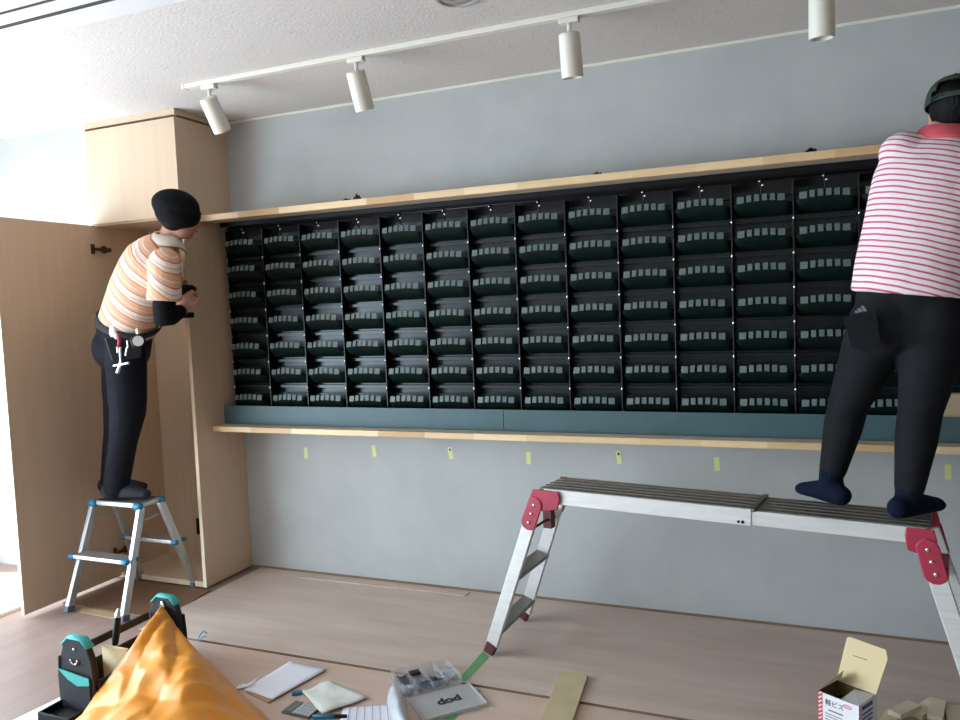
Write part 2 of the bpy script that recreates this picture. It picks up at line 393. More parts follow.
# ------------------------------------------------------------------ planter wall
PX0, PITCHX, NCOL, NROW = -3.058, .2518, 15, 7
PXR = PX0+NCOL*PITCHX
SHF = -.27
def shelf(name, z0, z1, x0, x1, lab):
    t = thing(name, lab, 'shelf', (x0, 0, z0))
    obj('board', B().box(0, x1-x0, SHF+.022, -.001, .002, z1-z0-.002), M['pine_under'], t)
    obj('edge_strip', B().box(0, x1-x0, SHF, SHF+.0218, 0, z1-z0), M['pine'], t, bevel=.002)
shelf('wall_shelf', 2.054, 2.088, CX1+.001, 2.2, 'upper long pine-edged shelf above the dark planter wall')
shelf('wall_shelf', .868, .898, CX1+.001, 2.2, 'lower long pine-edged shelf below the teal gutter')
t = thing('backing_board', 'dark faced backing board behind the planter pockets', 'board', (PX0-.056, 0, .899))
L = PXR-PX0+.1
obj('core', B().box(0, L, -.046, -.001, 0, 1.154), M['birch_edge'], t)
obj('face', B().box(.004, L, -.05, -.0462, 0, 1.154), mat('dark brown grey sheet', (46, 41, 41), .6, spec=.2), t)
o = obj('header_rail', B().box(PX0-.03, PXR, -.135, -.051, 2.044, 2.0535).box(PX0-.03, PXR, -.14, -.13, 2.03, 2.0535), M['black'])
tag(o, 'black header rail under the upper shelf', 'rail')
def gutter(x0, x1, lab):
    o = obj('drip_gutter', B().box(x0, x1, -.168, -.16, .8985, 1.004).box(x0, x1, -.16, -.052, .8985, .905).box(x0, x1, -.06, -.052, .905, .94), M['teal'], bevel=.0012)
    tag(o, lab, 'gutter', 'teal gutters under the planters')
sx = at(503.5, 420, -.168).x
gutter(PX0-.06, sx-.0012, 'teal steel gutter on the lower shelf, length nearer the cabinet')
gutter(sx+.0012, PXR+.1, 'teal steel gutter on the lower shelf, length behind the platform worker')

# pot prototype
def pot_plan():
    hw, fr, r = .1195, -.098, .034
    P = [(-hw, -.004)]
    for k in range(9):
        a = PI + k/8*PI/2; P.append((-hw+r+r*math.cos(a), fr+r+r*math.sin(a)))
    for x in (-.03, 0, .03): P.append((x, fr-.004))
    for k in range(9):
        a = 1.5*PI + k/8*PI/2; P.append((hw-r+r*math.cos(a), fr+r+r*math.sin(a)))
    P.append((hw, -.004))
    return P
PLAN = pot_plan()
def rim_z(x): return .008 + .011*(1-(x/.1195)**2)
def plan_at(x):
    best = min((p for p in PLAN if p[1] < -.02), key=lambda p: abs(p[0]-x))
    i = PLAN.index(best); a, c = PLAN[max(i-1, 0)], PLAN[min(i+1, len(PLAN)-1)]
    # interpolate
    for p, q in zip(PLAN, PLAN[1:]):
        if p[0] <= x <= q[0] and p[1] < -.02 and q[1] < -.02 and q[0] > p[0]:
            f = (x-p[0])/(q[0]-p[0]); return x, p[1]+f*(q[1]-p[1]), math.atan2(q[1]-p[1], q[0]-p[0])
    return best[0], best[1], math.atan2(c[1]-a[1], c[0]-a[0])
def pot_mesh():
    b = B()
    def level(ix, iy, z):
        return [V((x*(1-ix/.1195), min(y*(1-iy/.102), -.004), z if not callable(z) else z(x))) for x, y in PLAN]
    rings = [level(.008, .068, -.040), level(.004, .058, -.037), level(.002, .030, -.019), level(0, .001, lambda x: rim_z(x)-.003), level(0, 0, rim_z),
             level(.004, .004, rim_z), level(.006, .034, -.016), level(.01, .068, -.034)]
    R = [[b.bm.verts.new(p) for p in r] for r in rings]
    for a, c in zip(R, R[1:]):
        for i in range(len(a)-1): b.bm.faces.new((a[i], a[i+1], c[i+1], c[i]))
    b.bm.faces.new(R[0]); b.bm.faces.new(R[-1][::-1])
    return b
b = pot_mesh()
pot0 = obj('planter_pocket', b, M['pot'], smooth=True)
q = pot0.modifiers.new('es', 'EDGE_SPLIT'); q.split_angle = .9
obj('back_plate', B().box(-.119, .119, -.0042, -.0005, -.072, .074).box(-.116, .116, -.022, -.0042, .044, .05).box(-.118, .118, -.03, -.0042, -.066, -.052), M['potback'], pot0)
for x, wd in ((-.088, .030), (-.053, .020), (-.021, .021), (.011, .021), (.043, .021), (.078, .029)):
    px_, py_, an = plan_at(x)
    mt = Matrix.Translation((px_, py_, rim_z(px_))) @ Matrix.Rotation(an, 4, 'Z') @ Matrix.Rotation(-.22, 4, 'X')
    obj('tab', B().box(-wd/2, wd/2, 0, .003, .001, .031, mt), M['tab'], pot0)
for k in range(9):
    pass
ORD = ['first', 'second', 'third', 'fourth', 'fifth', 'sixth', 'seventh', 'eighth', 'ninth', 'tenth', 'eleventh', 'twelfth', 'thirteenth', 'fourteenth', 'fifteenth', 'sixteenth']
ROWN = ['top row', 'second row down', 'third row down', 'middle row', 'third row up', 'second row up', 'bottom row']
ZROW0, PITCHZ = 1.903, .1472
first = True
for c_ in range(NCOL):
    for r_ in range(NROW):
        p = pot0 if first else dup(pot0); first = False
        p.location = (PX0+(c_+.5)*PITCHX-(.022 if c_ == 0 else 0), -.0505, ZROW0-r_*PITCHZ)
        tag(p, 'dark green planter pocket with grey tabs, %s, %s column from the cabinet' % (ROWN[r_], ORD[c_]), 'planter', 'planter pockets on the wall')
# uprights between the columns
b = B().box(-.003, .003, -.082, 0, 0, 1.064).box(-.006, .006, -.010, 0, 0, 1.064)
up0_ = obj('upright_rail', b, M['rail'], bevel=.001)
for r_ in range(NROW):
    z = ZROW0-r_*PITCHZ-.062-.942
    obj('screw', B().ball((0, -.083, z), (.005, .004, .008), n=8), M['chrome'], up0_, smooth=True)
for c_ in range(NCOL+1):
    u = up0_ if c_ == 0 else dup(up0_)
    u.location = (PX0+c_*PITCHX-(.022 if c_ == 0 else 0), -.051 if c_ else -.024, .943)
    tag(u, ('slim black upright rail at the cabinet end of the planters' if c_ == 0 else
            'slim black upright rail right of the %s planter column from the cabinet' % ORD[c_-1]), 'rail', 'upright rails between planter columns')
# drip pipe
t = thing('drip_pipe', 'thin black irrigation pipe with white tipped emitters above the top planters', 'pipe', (PX0, -.118, 2.016))
obj('pipe', B().cyl((0, 0, 0), (PXR-PX0, 0, 0), .006, n=10), M['rail'], t, smooth=True)
for c_ in range(NCOL):
    x = (c_+.5)*PITCHX
    e = obj('emitter', B().cyl((x-.006, -.004, .004), (x-.004, -.008, -.03), .006, n=8).cyl((x-.004, -.008, -.03), (x+.001, -.004, -.075), .004, n=8), M['black'], t)
    obj('tip', B().ball((x-.008, -.012, -.008), .0055, n=8), M['chrome'], e, smooth=True)
    obj('tip', B().ball((x+.004, -.014, -.026), .007, n=8), M['chrome'], e, smooth=True)

# small things on the upper shelf
for px, wd, ht, lab in ((346, .05, .012, 'low black clip on the upper shelf, nearest the cabinet'), (357, .03, .03, 'rounded black clip on the upper shelf, beside the low one nearest the cabinet'),
                        (597, .05, .012, 'flat black clip on the upper shelf above the middle of the planters'), (811, .045, .02, 'black block clip on the upper shelf, nearest the man in pink stripes')):
    c = at(px, 195-(px-346)*.098, -.215)
    b = B().box(-wd/2, wd/2, -.015, .015, 0, ht*.6).tube([(-wd*.3, 0, ht*.5), (0, 0, ht), (wd*.35, 0, ht*.7)], [.007, .008, .006], n=8)
    o = obj('cable_clip', b, M['black'], bevel=.002); o.location = (c.x, -.215, 2.0885)
    tag(o, lab, 'clip', 'black clips on the upper shelf')
c = at(952, 411, -.195)
o = obj('wood_block', B().box(-.045, .09, -.03, .008, 0, .095), mat('beige block', (176, 154, 122), .6, col2=(186, 166, 134), scale=(30, 4, 30)), bevel=.01)
o.location = (c.x, -.166, 1.0042)
tag(o, 'rounded beige wood block on the teal gutter, right of the platform worker', 'wood block')

# yellow tapes on the wall
for (px, py), lab, tilt in zip(((306, 453), (374, 451), (450.5, 453), (528.5, 458), (619, 457.5), (717, 464), (948, 472)),
     ('small yellow tape on the wall below the shelf, nearest the cabinet', 'small yellow tape on the wall, second from the cabinet',
      'small yellow tape with a dark tick, third from the cabinet', 'small yellow tape on the wall, just left of the work platform end',
      'small yellow tape with a pencil tick, above the left part of the platform', 'yellow tape on the wall above the middle joint of the platform',
      'yellow tape on the wall right of the platform worker'), (0, .1, .15, 0, .15, .05, 0)):
    c = at(px, py, 0)
    o = obj('tape_mark', B().box(-.012, .012, -.0012, -.0003, -.032, .032), M['ytape']); o.location = (c.x, 0, c.z); o.rotation_euler = (0, -tilt, 0)
    tag(o, lab, 'tape', 'yellow tape marks under the shelf')
    if 'tick' in lab: obj('pencil_tick', B().box(-.004, .006, -.0016, -.0012, .012, .024), M['ink'], o)

# ------------------------------------------------------------------ step stool
SX, SY = -3.412, -.63
t = thing('step_stool', 'two-step aluminium stool with blue corners under the man in orange stripes', 'step stool', (SX, SY, -.0055))
TZ = .5585
def leg(x0, y0, x1, y1):
    l = obj('leg', B().beam((x0, y0, .012), (x1, y1, TZ-.02), .026, .04), M['alu'], t, bevel=.004)
    dv = V((x0-x1, y0-y1, .032-TZ)).normalized()
    obj('foot_cap', B().beam(V((x0, y0, .012))-dv*.02, V((x0, y0, .0005)), .032, .046), mat('grey rubber', (92, 100, 108), .6), l, bevel=.003)
    return l
FT = [(-.195, -.255, -.165, -.075), (.205, -.265, .172, -.075), (-.215, .255, -.172, .06), (.19, .255, .172, .06)]
for a in FT: leg(*a)
s_ = obj('top_step', B().box(-.17, .17, -.09, .08, TZ-.026, TZ), M['alu'], t, bevel=.006)
obj('grip', B().box(-.15, .15, -.08, .07, TZ, TZ+.0015), M['alu_grey'], s_)
for x in (-1, 1):
    for y in (-.085, .072):
        obj('corner_cap', B().tube([(x*.148, y, TZ-.016), (x*.174, y, TZ-.016)], [.022, .02], n=14), M['blue'], s_, smooth=True)
def rung(y, z, x0, x1, nm):
    r = obj(nm, B().box(x0+.012, x1-.012, y-.045, y+.045, z-.022, z), M['alu'], t, bevel=.005)
    for x in (x0, x1):
        obj('corner_cap', B().tube([(x-.010, y-.034, z-.012), (x+.010, y-.034, z-.012)], [.016, .016], n=12), M['blue'], r, smooth=True)
        obj('corner_cap', B().tube([(x-.008, y+.034, z-.012), (x+.008, y+.034, z-.012)], [.012, .012], n=12), M['blue'], r, smooth=True)
rung(-.185, .30, -.185, .19, 'lower_step')
rung(.165, .30, -.195, .182, 'lower_step')
for x in (-.15, .15):
    obj('brace', B().tube([(x, -.09, .47), (x, -.02, .455), (x, .08, .47)], [.004]*3, n=8), M['alu'], t, smooth=True)

# ------------------------------------------------------------------ work platform
PZ = .745
pa = atz(537, 488, PZ); pb = atz(907, 525, PZ); ang = math.atan2(pb.y-pa.y, pb.x-pa.x)
t = thing('work_platform', 'low aluminium work platform with red corner brackets and ribbed deck', 'work platform', (pa.x, pa.y, 0), ang)
LEN = (atz(930, 527.4, PZ)-pa).length; PW = .243
mid = (atz(752, 508.3, PZ)-pa).length
dk = obj('deck', B().box(.0, mid, .012, PW-.012, PZ-.02, PZ-.008), M['alu_grey'], t)
for k in range(5):
    y = .03+k*(PW-.06)/4
    obj('rib', B().box(.004, mid-.004, y-.014, y+.014, PZ-.008, PZ), M['alu_grey'], dk, bevel=.003)
dk = obj('deck', B().box(mid, LEN, .016, PW-.016, PZ-.026, PZ-.014), M['alu_grey'], t)
for k in range(5):
    y = .034+k*(PW-.068)/4
    obj('rib', B().box(mid+.012, LEN, y-.014, y+.014, PZ-.014, PZ-.005), M['alu_grey'], dk, bevel=.003)
obj('end_bar', B().box(mid-.004, mid+.012, .0, PW, PZ-.01, PZ+.002), M['alu_grey'], t, bevel=.002)
for y0, y1 in ((0, .012), (PW-.012, PW)):
    obj('side_beam', B().box(.03, mid, y0, y1, PZ-.062, PZ-.0005), M['alu_white'], t, bevel=.002)
    obj('side_beam', B().box(mid, LEN-.01, y0+.004 if y0 == 0 else y0, y1 if y0 == 0 else y1-.004, PZ-.06, PZ-.007), M['alu_white'], t, bevel=.002)
obj('bolt', B().cyl((mid-.03, -.002, PZ-.05), (mid-.03, .001, PZ-.05), .006).cyl((mid-.045, -.002, PZ-.05), (mid-.045, .001, PZ-.05), .005), M['black'], t)
R0 = Matrix.Rotation(-ang, 3, 'Z')
def local(p): return R0 @ (V(p)-V((pa.x, pa.y, 0)))
fn = local(atz(489, 655, 0)); ff = local(atz(523, 620, 0))
for end in (0, 1):
    sg = 1 if end == 0 else -1
    for side in (0, 1):
        y = -.004 if side == 0 else PW+.004
        top = V((.0 if end == 0 else LEN-.012, y+(.002 if side == 0 else -.002), PZ-.05))
        if end == 0: foot = V((fn.x, fn.y, 0)) if side == 0 else V((ff.x, ff.y, 0))
        else: foot = V((LEN+.2, fn.y if side == 0 else ff.y, 0))
        dr = (top-foot).normalized()
        lg = obj('leg', B().beam(foot+dr*.05, top-dr*.02, .022, .056, side=(0, 1, 0)), M['alu_white'], t, bevel=.003)
        obj('inner_leg', B().beam(foot+dr*.03, foot+dr*.12, .015, .042, side=(0, 1, 0)), M['alu'], lg)
        obj('rubber_foot', B().beam(foot+V((0, 0, .011)), foot+dr*.058, .03, .048, side=(0, 1, 0)), M['darkred'], lg, bevel=.004)
        # bracket: two rounded plates
        yo = y-.012 if side == 0 else y+.012
        xt = .03 if end == 0 else LEN-.018; bs_ = 1 if end == 0 else .66
        P1 = [V((xt+x_*sg*bs_, yo, PZ-z_)) for x_, z_ in ((-.045, .004), (.075, .004), (.082, .03), (.07, .08), (.02, .09), (-.05, .1), (-.06, .04))]
        br = obj('bracket', B().prism(P1, (0, .008 if side == 0 else -.008, 0)), M['red'], t, bevel=.004)
        c1 = top-dr*.02; c2 = top-dr*.10; u = dr.cross(V((0, 1, 0)))
        P2 = []
        for k in range(12):
            a = 2*PI*k/12; cc = c1 if math.sin(a) > 0 else c2
            p_ = cc+u*((.037 if end == 0 else .036)*math.cos(a))+dr*(.035*math.sin(a)); p_.y = yo-(.004 if side == 0 else -.004)+ (cc.y-top.y); P2.append(p_)
        obj('plate', B().prism(P2, (0, .009 if side == 0 else -.009, 0)), M['red'], br, bevel=.004)
        for q_, cc in enumerate((c1, (c1+c2)/2, c2)):
            yy = yo-.006+(cc.y-top.y) if side == 0 else yo+.006+(cc.y-top.y)
            obj('rivet', B().ball((cc.x, yy, cc.z), (.007, .004, .007), n=8), M['chrome'], br, smooth=True)
    # rungs
    n0 = V((fn.x, fn.y, 0)) if end == 0 else V((LEN+.2, fn.y, 0)); f0 = V((ff.x, ff.y, 0)) if end == 0 else V((LEN+.2, ff.y, 0))
    tx = 0 if end == 0 else LEN-.012
    n1 = V((tx, 0, PZ-.05)); f1 = V((tx, PW, PZ-.05))
    for f in (.17, .52, .80):
        a = n0.lerp(n1, f); c = f0.lerp(f1, f)
        if f < .7: obj('rung', B().beam(a, c, .06, .022, side=(1, 0, -.3*sg)), M['alu_grey'], t, bevel=.003)
        else: obj('lock_bar', B().cyl(a, c, .006).box(-.02, .02, -.02, .02, -.04, .04, Matrix.Translation(a.lerp(c, .8))), M['darkred'], t)

# ------------------------------------------------------------------ tool bag and tarp
BX, BY = -2.66, -1.38
t = thing('tool_bag', 'black open tool bag with turquoise trimmed end panels, half under the orange sheet', 'tool bag', (BX, BY, -.0027))
obj('base_tray', B().box(-.1, .1, -.23, .23, 0, .012).box(-.1, -.09, -.23, .23, .012, .12).box(.09, .1, -.23, .23, .012, .12), M['nylon'], t, bevel=.004)
def end_panel(y, nm):
    sg = -1 if y < 0 else 1
    P = [(-.088, 0), (.088, 0), (.09, .12), (.084, .2), (.066, .25), (.035, .278), (-.035, .278), (-.066, .25), (-.084, .2), (-.09, .12)]
    e = obj(nm, B().prism([(x, y, z) for x, z in P], (0, .03*sg, 0)), M['nylon'], t, bevel=.006)
    arc = [V((x, y+.015*sg, z)) for x, z in ((.083, .205), (.067, .254), (.036, .283), (-.036, .283), (-.067, .254), (-.083, .205))]
    obj('top_trim', B().tube(arc[1:5], [(.021, .007)]*4, side=(0, 1, 0), n=10), M['turq'], e, smooth=True)
    obj('edge_trim', B().tube([(.09, y+.03*sg, .02), (.092, y+.03*sg, .12), (.085, y+.03*sg, .2)], [.006]*3, n=8).tube([(-.09, y+.03*sg, .02), (-.092, y+.03*sg, .12), (-.085, y+.03*sg, .2)], [.006]*3, n=8), M['nylon'], e, smooth=True)
    if sg < 0:
        rg = [V((.018*math.cos(a), y-.036, .20+.018*math.sin(a))) for a in [PI*1.02+k*PI*.98/8 for k in range(9)]]
        obj('ring', B().tube(rg, [.0035]*9, n=8), M['chrome'], e, smooth=True)
        obj('rivet', B().ball((0, y-.032, .243), .006, n=8), M['chrome'], e, smooth=True)
        obj('pocket', B().prism([(-.082, y-.0305, .0), (.082, y-.0305, .0), (.082, y-.0305, .12), (.02, y-.0305, .125), (-.03, y-.0305, .13), (-.08, y-.0305, .15)], (0, -.012, 0)), M['nylon'], e, bevel=.003)
        obj('pocket_trim', B().prism([(.084, y-.043, .14), (.084, y-.043, .112), (.02, y-.043, .102), (-.03, y-.043, .122), (-.081, y-.043, .160)], (0, -.003, 0)), M['turq'], e)
        obj('outer_tray', B().box(-.075, .09, y-.15, y-.142, 0, .034).box(-.075, -.067, y-.15, y-.045, 0, .034).box(.082, .09, y-.15, y-.045, 0, .034).box(-.075, .09, y-.15, y-.045, 0, .008), M['black'], e, bevel=.002)
    else:
        obj('ring', B().tube([(.0, y-.004, .262), (.012, y-.006, .245), (.004, y-.008, .225), (-.008, y-.006, .24), (0, y-.004, .262)], [.006]*5, n=8), M['chrome'], e, smooth=True)
    return e
end_panel(-.215, 'end_panel'); end_panel(.215, 'end_panel')
obj('carry_bar', B().beam((-.085, -.21, .19), (-.085, .21, .19), .012, .032, side=(1, 0, 0)), M['nylon'], t, bevel=.003)
obj('divider', B().box(-.07, .07, -.06, -.05, .012, .17), M['cardin'], t)
# screwdriver standing in the bag
c0 = V((-2.688, -1.44, .01)); c1 = atz(118, 613, .29); dr = (c1-c0).normalized()
t = thing('hand_tool', 'black grey handled tool standing upright in the tool bag', 'tool', c0)
obj('shaft', B().cyl(V((0, 0, 0)), dr*.2, .009), M['alu'], t, smooth=True)
obj('grip', B().tube([dr*.16, dr*.2, dr*.262], [.013, .015, .014], n=14), M['black'], t, smooth=True)
obj('tip', B().tube([dr*.262, dr*.285, dr*.3], [.012, .012, .006], n=14), M['alu'], t, smooth=True)
# orange sheet: a crumpled tarp bag leaning on the tool bag
def lerpt(T, u):
    for (a, p), (c, q) in zip(T, T[1:]):
        if u <= c: return p+(q-p)*(u-a)/(c-a)
    return T[-1][1]
from mathutils import noise
def tarp(u, v):
    # u along the depth (0 far, 1 near), v across from its edge on the tool bag to the floor
    y = -1.13 - u*1.05
    xl = lerpt(((0, -2.68), (.2, -2.635), (.45, -2.565), (.6, -2.53), (1, -2.3)), u)
    xr = lerpt(((0, -2.56), (.05, -2.42), (.133, -2.21), (.276, -1.93), (.45, -1.64), (1, -1.3)), u)
    hz = lerpt(((0, .235), (.06, .25), (.2, .21), (.45, .115), (.55, .05), (1, .03)), u)
    x = xl + (xr-xl)*v
    top = .05+.19*min(1, u*2)*math.sin(PI*min(1, v*1.05))**.8*(1-.35*v)
    if v < .1: z = hz*(.75+.25*math.sin(PI/2*v/.1))
    else:
        k = (v-.1)/.9; z = hz*(1-k)**1.1
    z = max(z, 0)+.62*top*math.sin(PI*v)*min(1, u*3)
    q = V((x*3.2, y*3.2, 0)); w = noise.noise_vector(q*.8)*.5
    ang_ = math.atan2(x+2.62, -(y+1.12))
    f = abs(math.sin(ang_*9+w.x*2.4))-.5
    g = 1-2*abs(noise.noise(q*2.2+w))
    edge = min(1, v*6)*min(1, (1-v)*5)*min(1, u*6)
    z = max(z + edge*(f*.022+g*.016), -.002)
    if u < .06: z *= .86+.14*u/.06
    return V((x, y, z))
def tarp_all(u, v):
    if v > 1: v = 1
    return tarp(u, v)
b = B(); NU, NV = 100, 100
G = [[b.bm.verts.new(tarp(i/NU, j/NV)) for j in range(NV+1)] for i in range(NU+1)]
for i in range(NU):
    for j in range(NV): b.bm.faces.new((G[i][j], G[i+1][j], G[i+1][j+1], G[i][j+1]))
# left skirt, far skirt and near skirt close the lump
def skirt(row):
    low = [b.bm.verts.new(V((v.co.x, v.co.y, -.002))) for v in row]
    for k in range(len(row)-1): b.bm.faces.new((row[k], row[k+1], low[k+1], low[k]))
skirt([G[i][0] for i in range(NU+1)]); skirt(G[0]); skirt(G[NU])
o = obj('plastic_sheet', b, M['orange'], smooth=True)
tag(o, 'crumpled orange plastic sheet heaped over the tool bag', 'plastic sheet')
o = obj('crimp_hook', B().tube([(0, 0, .0), (.012, 0, .03), (.03, .01, .05), (.045, .01, .04)], [.004]*4, n=8).tube([(.0, .01, .0), (.02, .012, .018), (.035, .02, .02)], [.003]*3, n=8), mat('pale blue wire', (120, 170, 205), .4), smooth=True)
c = atz(188, 640, 0); o.location = (c.x+.06, c.y, .0035)
tag(o, 'small pale blue bent wire on the plywood beside the tool bag', 'wire')

# ------------------------------------------------------------------ papers and bits on the floor
FZ = -.0028
def sheet(name, pts, m, th, lab, cat, z=FZ, group=None, curl=None):
    P = [V((p.x, p.y, z)) for p in pts]
    b = B()
    n = 8
    if len(P) == 4:
        def f(u, v):
            p = P[0].lerp(P[1], u).lerp(P[3].lerp(P[2], u), v)
            return p + V((0, 0, (curl(u, v) if curl else 0)+th/2))
        b.grid(f, n, n)
        o = obj(name, b, m, smooth=True, solid=th)
    else:
        b.prism(P, (0, 0, th)); o = obj(name, b, m)
    return tag(o, lab, cat, group)
F = lambda x, y, z=0: atz(x, y, z)
sheet('envelope', [F(246, 692), F(291, 664), F(325, 671), F(269, 703)], M['kraft'], .006, 'tan card folder under the white paper near the orange sheet', 'folder')
sheet('paper_sheet', [F(244, 688, .01), F(290, 660, .01), F(326.5, 668, .01), F(272.5, 699, .01)], M['paper'], .001, 'clean white paper lying on the tan folder', 'paper', z=.0040, curl=lambda u, v: .004*v*(1-u))
o = obj('paper_scrap', B().prism([(0, 0, 0), (.06, .03, .012), (.075, .075, .03), (.045, .045, .012), (.01, .05, .004)], (0, 0, .002)), M['paper']); c = F(232, 690); o.location = (c.x, c.y, FZ+.001)
tag(o, 'small torn white paper scrap between the orange sheet and the folder', 'paper')
sheet('receipt', [F(302, 694), F(331, 682), F(368, 699), F(322, 717)], M['paper2'], .002, 'crumpled pale greenish paper partly over the calculator', 'paper', z=.012, curl=lambda u, v: .006*math.sin(7*u+3)*math.sin(5*v+1)-.006*u)
sheet('lined_paper', [F(343, 708), F(398, 704), F(402, 728), F(338, 730)], M['paper'], .0012, 'white printed paper at the bottom edge left of the clear case', 'paper', z=.0, curl=lambda u, v: .01*u*v)
pl = bpy.data.objects['lined_paper']
a_, b_, c_, d_ = [F(x, y) for x, y in ((343, 708), (398, 704), (402, 728), (338, 730))]
bb = B()
for k in range(1, 7):
    p = a_.lerp(b_, k/7.5); q = d_.lerp(c_, k/7.5); up_off = V((0, 0, .012))
    p = V((p.x, p.y, .0042)); q = V((q.x, q.y, .0042+.01*k/7.5))
    bb.beam(p, q, .002, .0006)
obj('printed_line', bb, M['greyink'], pl)
# calculator
a_, b_ = F(281, 703, .01), F(313, 699.5, .01)
ca = math.atan2(b_.y-a_.y, b_.x-a_.x)
cc = F(301, 707, .012)
t = thing('calculator', 'grey pocket calculator half under the crumpled greenish paper', 'calculator', (cc.x, cc.y, FZ+.0005), math.atan2(F(318, 709).y-F(290, 703).y, F(318, 709).x-F(290, 703).x))
obj('body', B().prism([(-.06, -.045, 0), (.07, -.045, 0), (.07, .045, 0), (-.06, .045, 0)], (0, 0, .009)), M['calc'], t, bevel=.003)
obj('display', B().box(-.05, -.02, -.036, .036, .009, .0105), M['lcd'], t)
for i in range(5):
    for j in range(4):
        obj('key', B().box(-.012+i*.016, 0+i*.016, -.038+j*.02, -.022+j*.02, .009, .0115), M['key'], t)
t = thing('marker_pen', 'teal and black marker pen at the bottom edge below the crumpled paper', 'pen', (*F(326, 718).to_2d(), FZ+.0085), .35)
obj('barrel', B().cyl((-.05, 0, 0), (.035, 0, 0), .008), M['blue'], t, smooth=True)
obj('cap', B().tube([(.035, 0, 0), (.075, 0, 0)], [.0085, .007]), M['black'], t, smooth=True)
o = obj('lighter', B().box(-.02, .02, -.012, .012, 0, .012), M['blue'], bevel=.004); c = F(297, 694); o.location = (c.x, c.y, FZ+.0005); o.rotation_euler = (0, 0, .6)
tag(o, 'small teal blue plastic piece behind the calculator', 'plastic piece')
# organiser case, open
a_, b_, c_, d_ = F(391, 672, .03), F(446, 659, .03), F(457, 681, .03), F(405, 697, .03)
ca = math.atan2(b_.y-a_.y, b_.x-a_.x)
t = thing('organiser_case', 'open clear plastic organiser case of small hardware on the plywood', 'organiser', (a_.x, a_.y, FZ+.0005), ca)
wl = (b_-a_).length; dl = .175
bs = obj('tray', B().box(0, wl, -dl, 0, 0, .003).box(0, .003, -dl, 0, .003, .038).box(wl-.003, wl, -dl, 0, .003, .038).box(0, wl, -dl, -dl+.003, .003, .038).box(0, wl, -.003, 0, .003, .038), M['clear'], t)
for k in range(1, 4): obj('divider', B().box(wl*k/4-.001, wl*k/4+.001, -dl+.003, -.003, .003, .034), M['clear'], bs)
obj('divider', B().box(.003, wl-.003, -dl*.5, -dl*.5+.002, .003, .034), M['clear'], bs)
ld = obj('lid', B().box(0, wl+.02, -dl-.21, -dl-.012, 0, .003).box(0, .003, -dl-.21, -dl-.012, .003, .014).box(wl+.017, wl+.02, -dl-.21, -dl-.012, .003, .014).box(0, wl+.02, -dl-.21, -dl-.207, .003, .014), M['clearlid'], t)
obj('hinge', B().cyl((.01, -dl-.006, .004), (wl-.01, -dl-.006, .004), .004, n=8), M['clear'], t)
text('logo', 'dod', .062, M['ink'], ld, Matrix.Translation((wl*.60, -dl-.10, .0036)), bold=.0025)
lm = bpy.data.objects['logo']
case_m = Matrix.Translation(t.location) @ Matrix.Rotation(ca, 4, 'Z')
def contents(x, y, n, m, lab, cat, sz):
    b = B()
    for k in range(n):
        p = V((x+random.uniform(-sz, sz), y+random.uniform(-sz, sz), .007+random.uniform(0, .014)))
        d_ = V((random.uniform(-1, 1), random.uniform(-1, 1), random.uniform(-.3, .3))).normalized()*random.uniform(.008, .014)
        b.beam(p-d_, p+d_, .005, .005)
    o = obj('hardware_pile', b, m); o.matrix_world = case_m; o['kind'] = 'stuff'
    return tag(o, lab, cat, 'hardware in the case', 'stuff')
contents(wl*.125, -dl*.28, 40, M['parts'], 'dark screws in the far left compartment of the clear case', 'screws', .022)
contents(wl*.125, -dl*.75, 40, M['frost'], 'pale plastic bits in the near left compartment of the clear case', 'plastic bits', .022)
contents(wl*.375, -dl*.75, 40, M['parts'], 'blue grey screws in the second compartment of the clear case', 'screws', .022)
contents(wl*.625, -dl*.75, 30, M['parts'], 'dark screws in the third compartment of the clear case', 'screws', .022)
contents(wl*.875, -dl*.55, 50, M['frost'], 'white plugs in the right compartment of the clear case', 'plugs', .026)
o = obj('hardware_packet', B().box(wl*.27, wl*.46, -dl*.30, -dl*.12, .012, .03), M['ink'], bevel=.003); o.matrix_world = case_m
tag(o, 'small black packet in the second compartment of the clear case', 'packet')
# film bag beside the case
def film(u, v):
    p = F(389, 692).lerp(F(396, 735), u); q = F(402, 694).lerp(F(414, 735), u)
    r = V((p.x, p.y, 0)).lerp(V((q.x, q.y, 0)), v); r.x -= .02*math.sin(PI*u)*(1-v)
    return V((r.x, r.y, .004+.055*math.sin(PI*v)*(.5+.5*u)+.006*math.sin(9*u+5*v)))
o = obj('plastic_bag', B().grid(film, 14, 10), M['frost'], smooth=True, solid=.001)
tag(o, 'crumpled white plastic bag against the left of the clear case', 'plastic bag')

# green tape on the floor
P4 = lambda q, z: [V((*atz(x, y, z).to_2d(), z)) for x, y in q]
b = B().prism(P4(((470.5, 689), (481, 690.5), (445, 730), (434, 730)), -.0026), (0, 0, .0006))
b.prism(P4(((457, 681), (466, 682), (489, 657), (483, 651)), .0004), (0, 0, .0006))
o = obj('floor_tape', b, M['gtape']); tag(o, 'green masking tape across the plywood seam by the platform foot', 'tape')
# plank
o = obj('wood_plank', B().prism([(-.939, -.775, .0006), (-.824, -.768, .0006), (-.76, -1.4, .0006), (-.872, -1.4, .0006)], (0, 0, .012)), M['mdf'], bevel=.001)
tag(o, 'greenish tan plank lying across the plywood seam', 'plank')
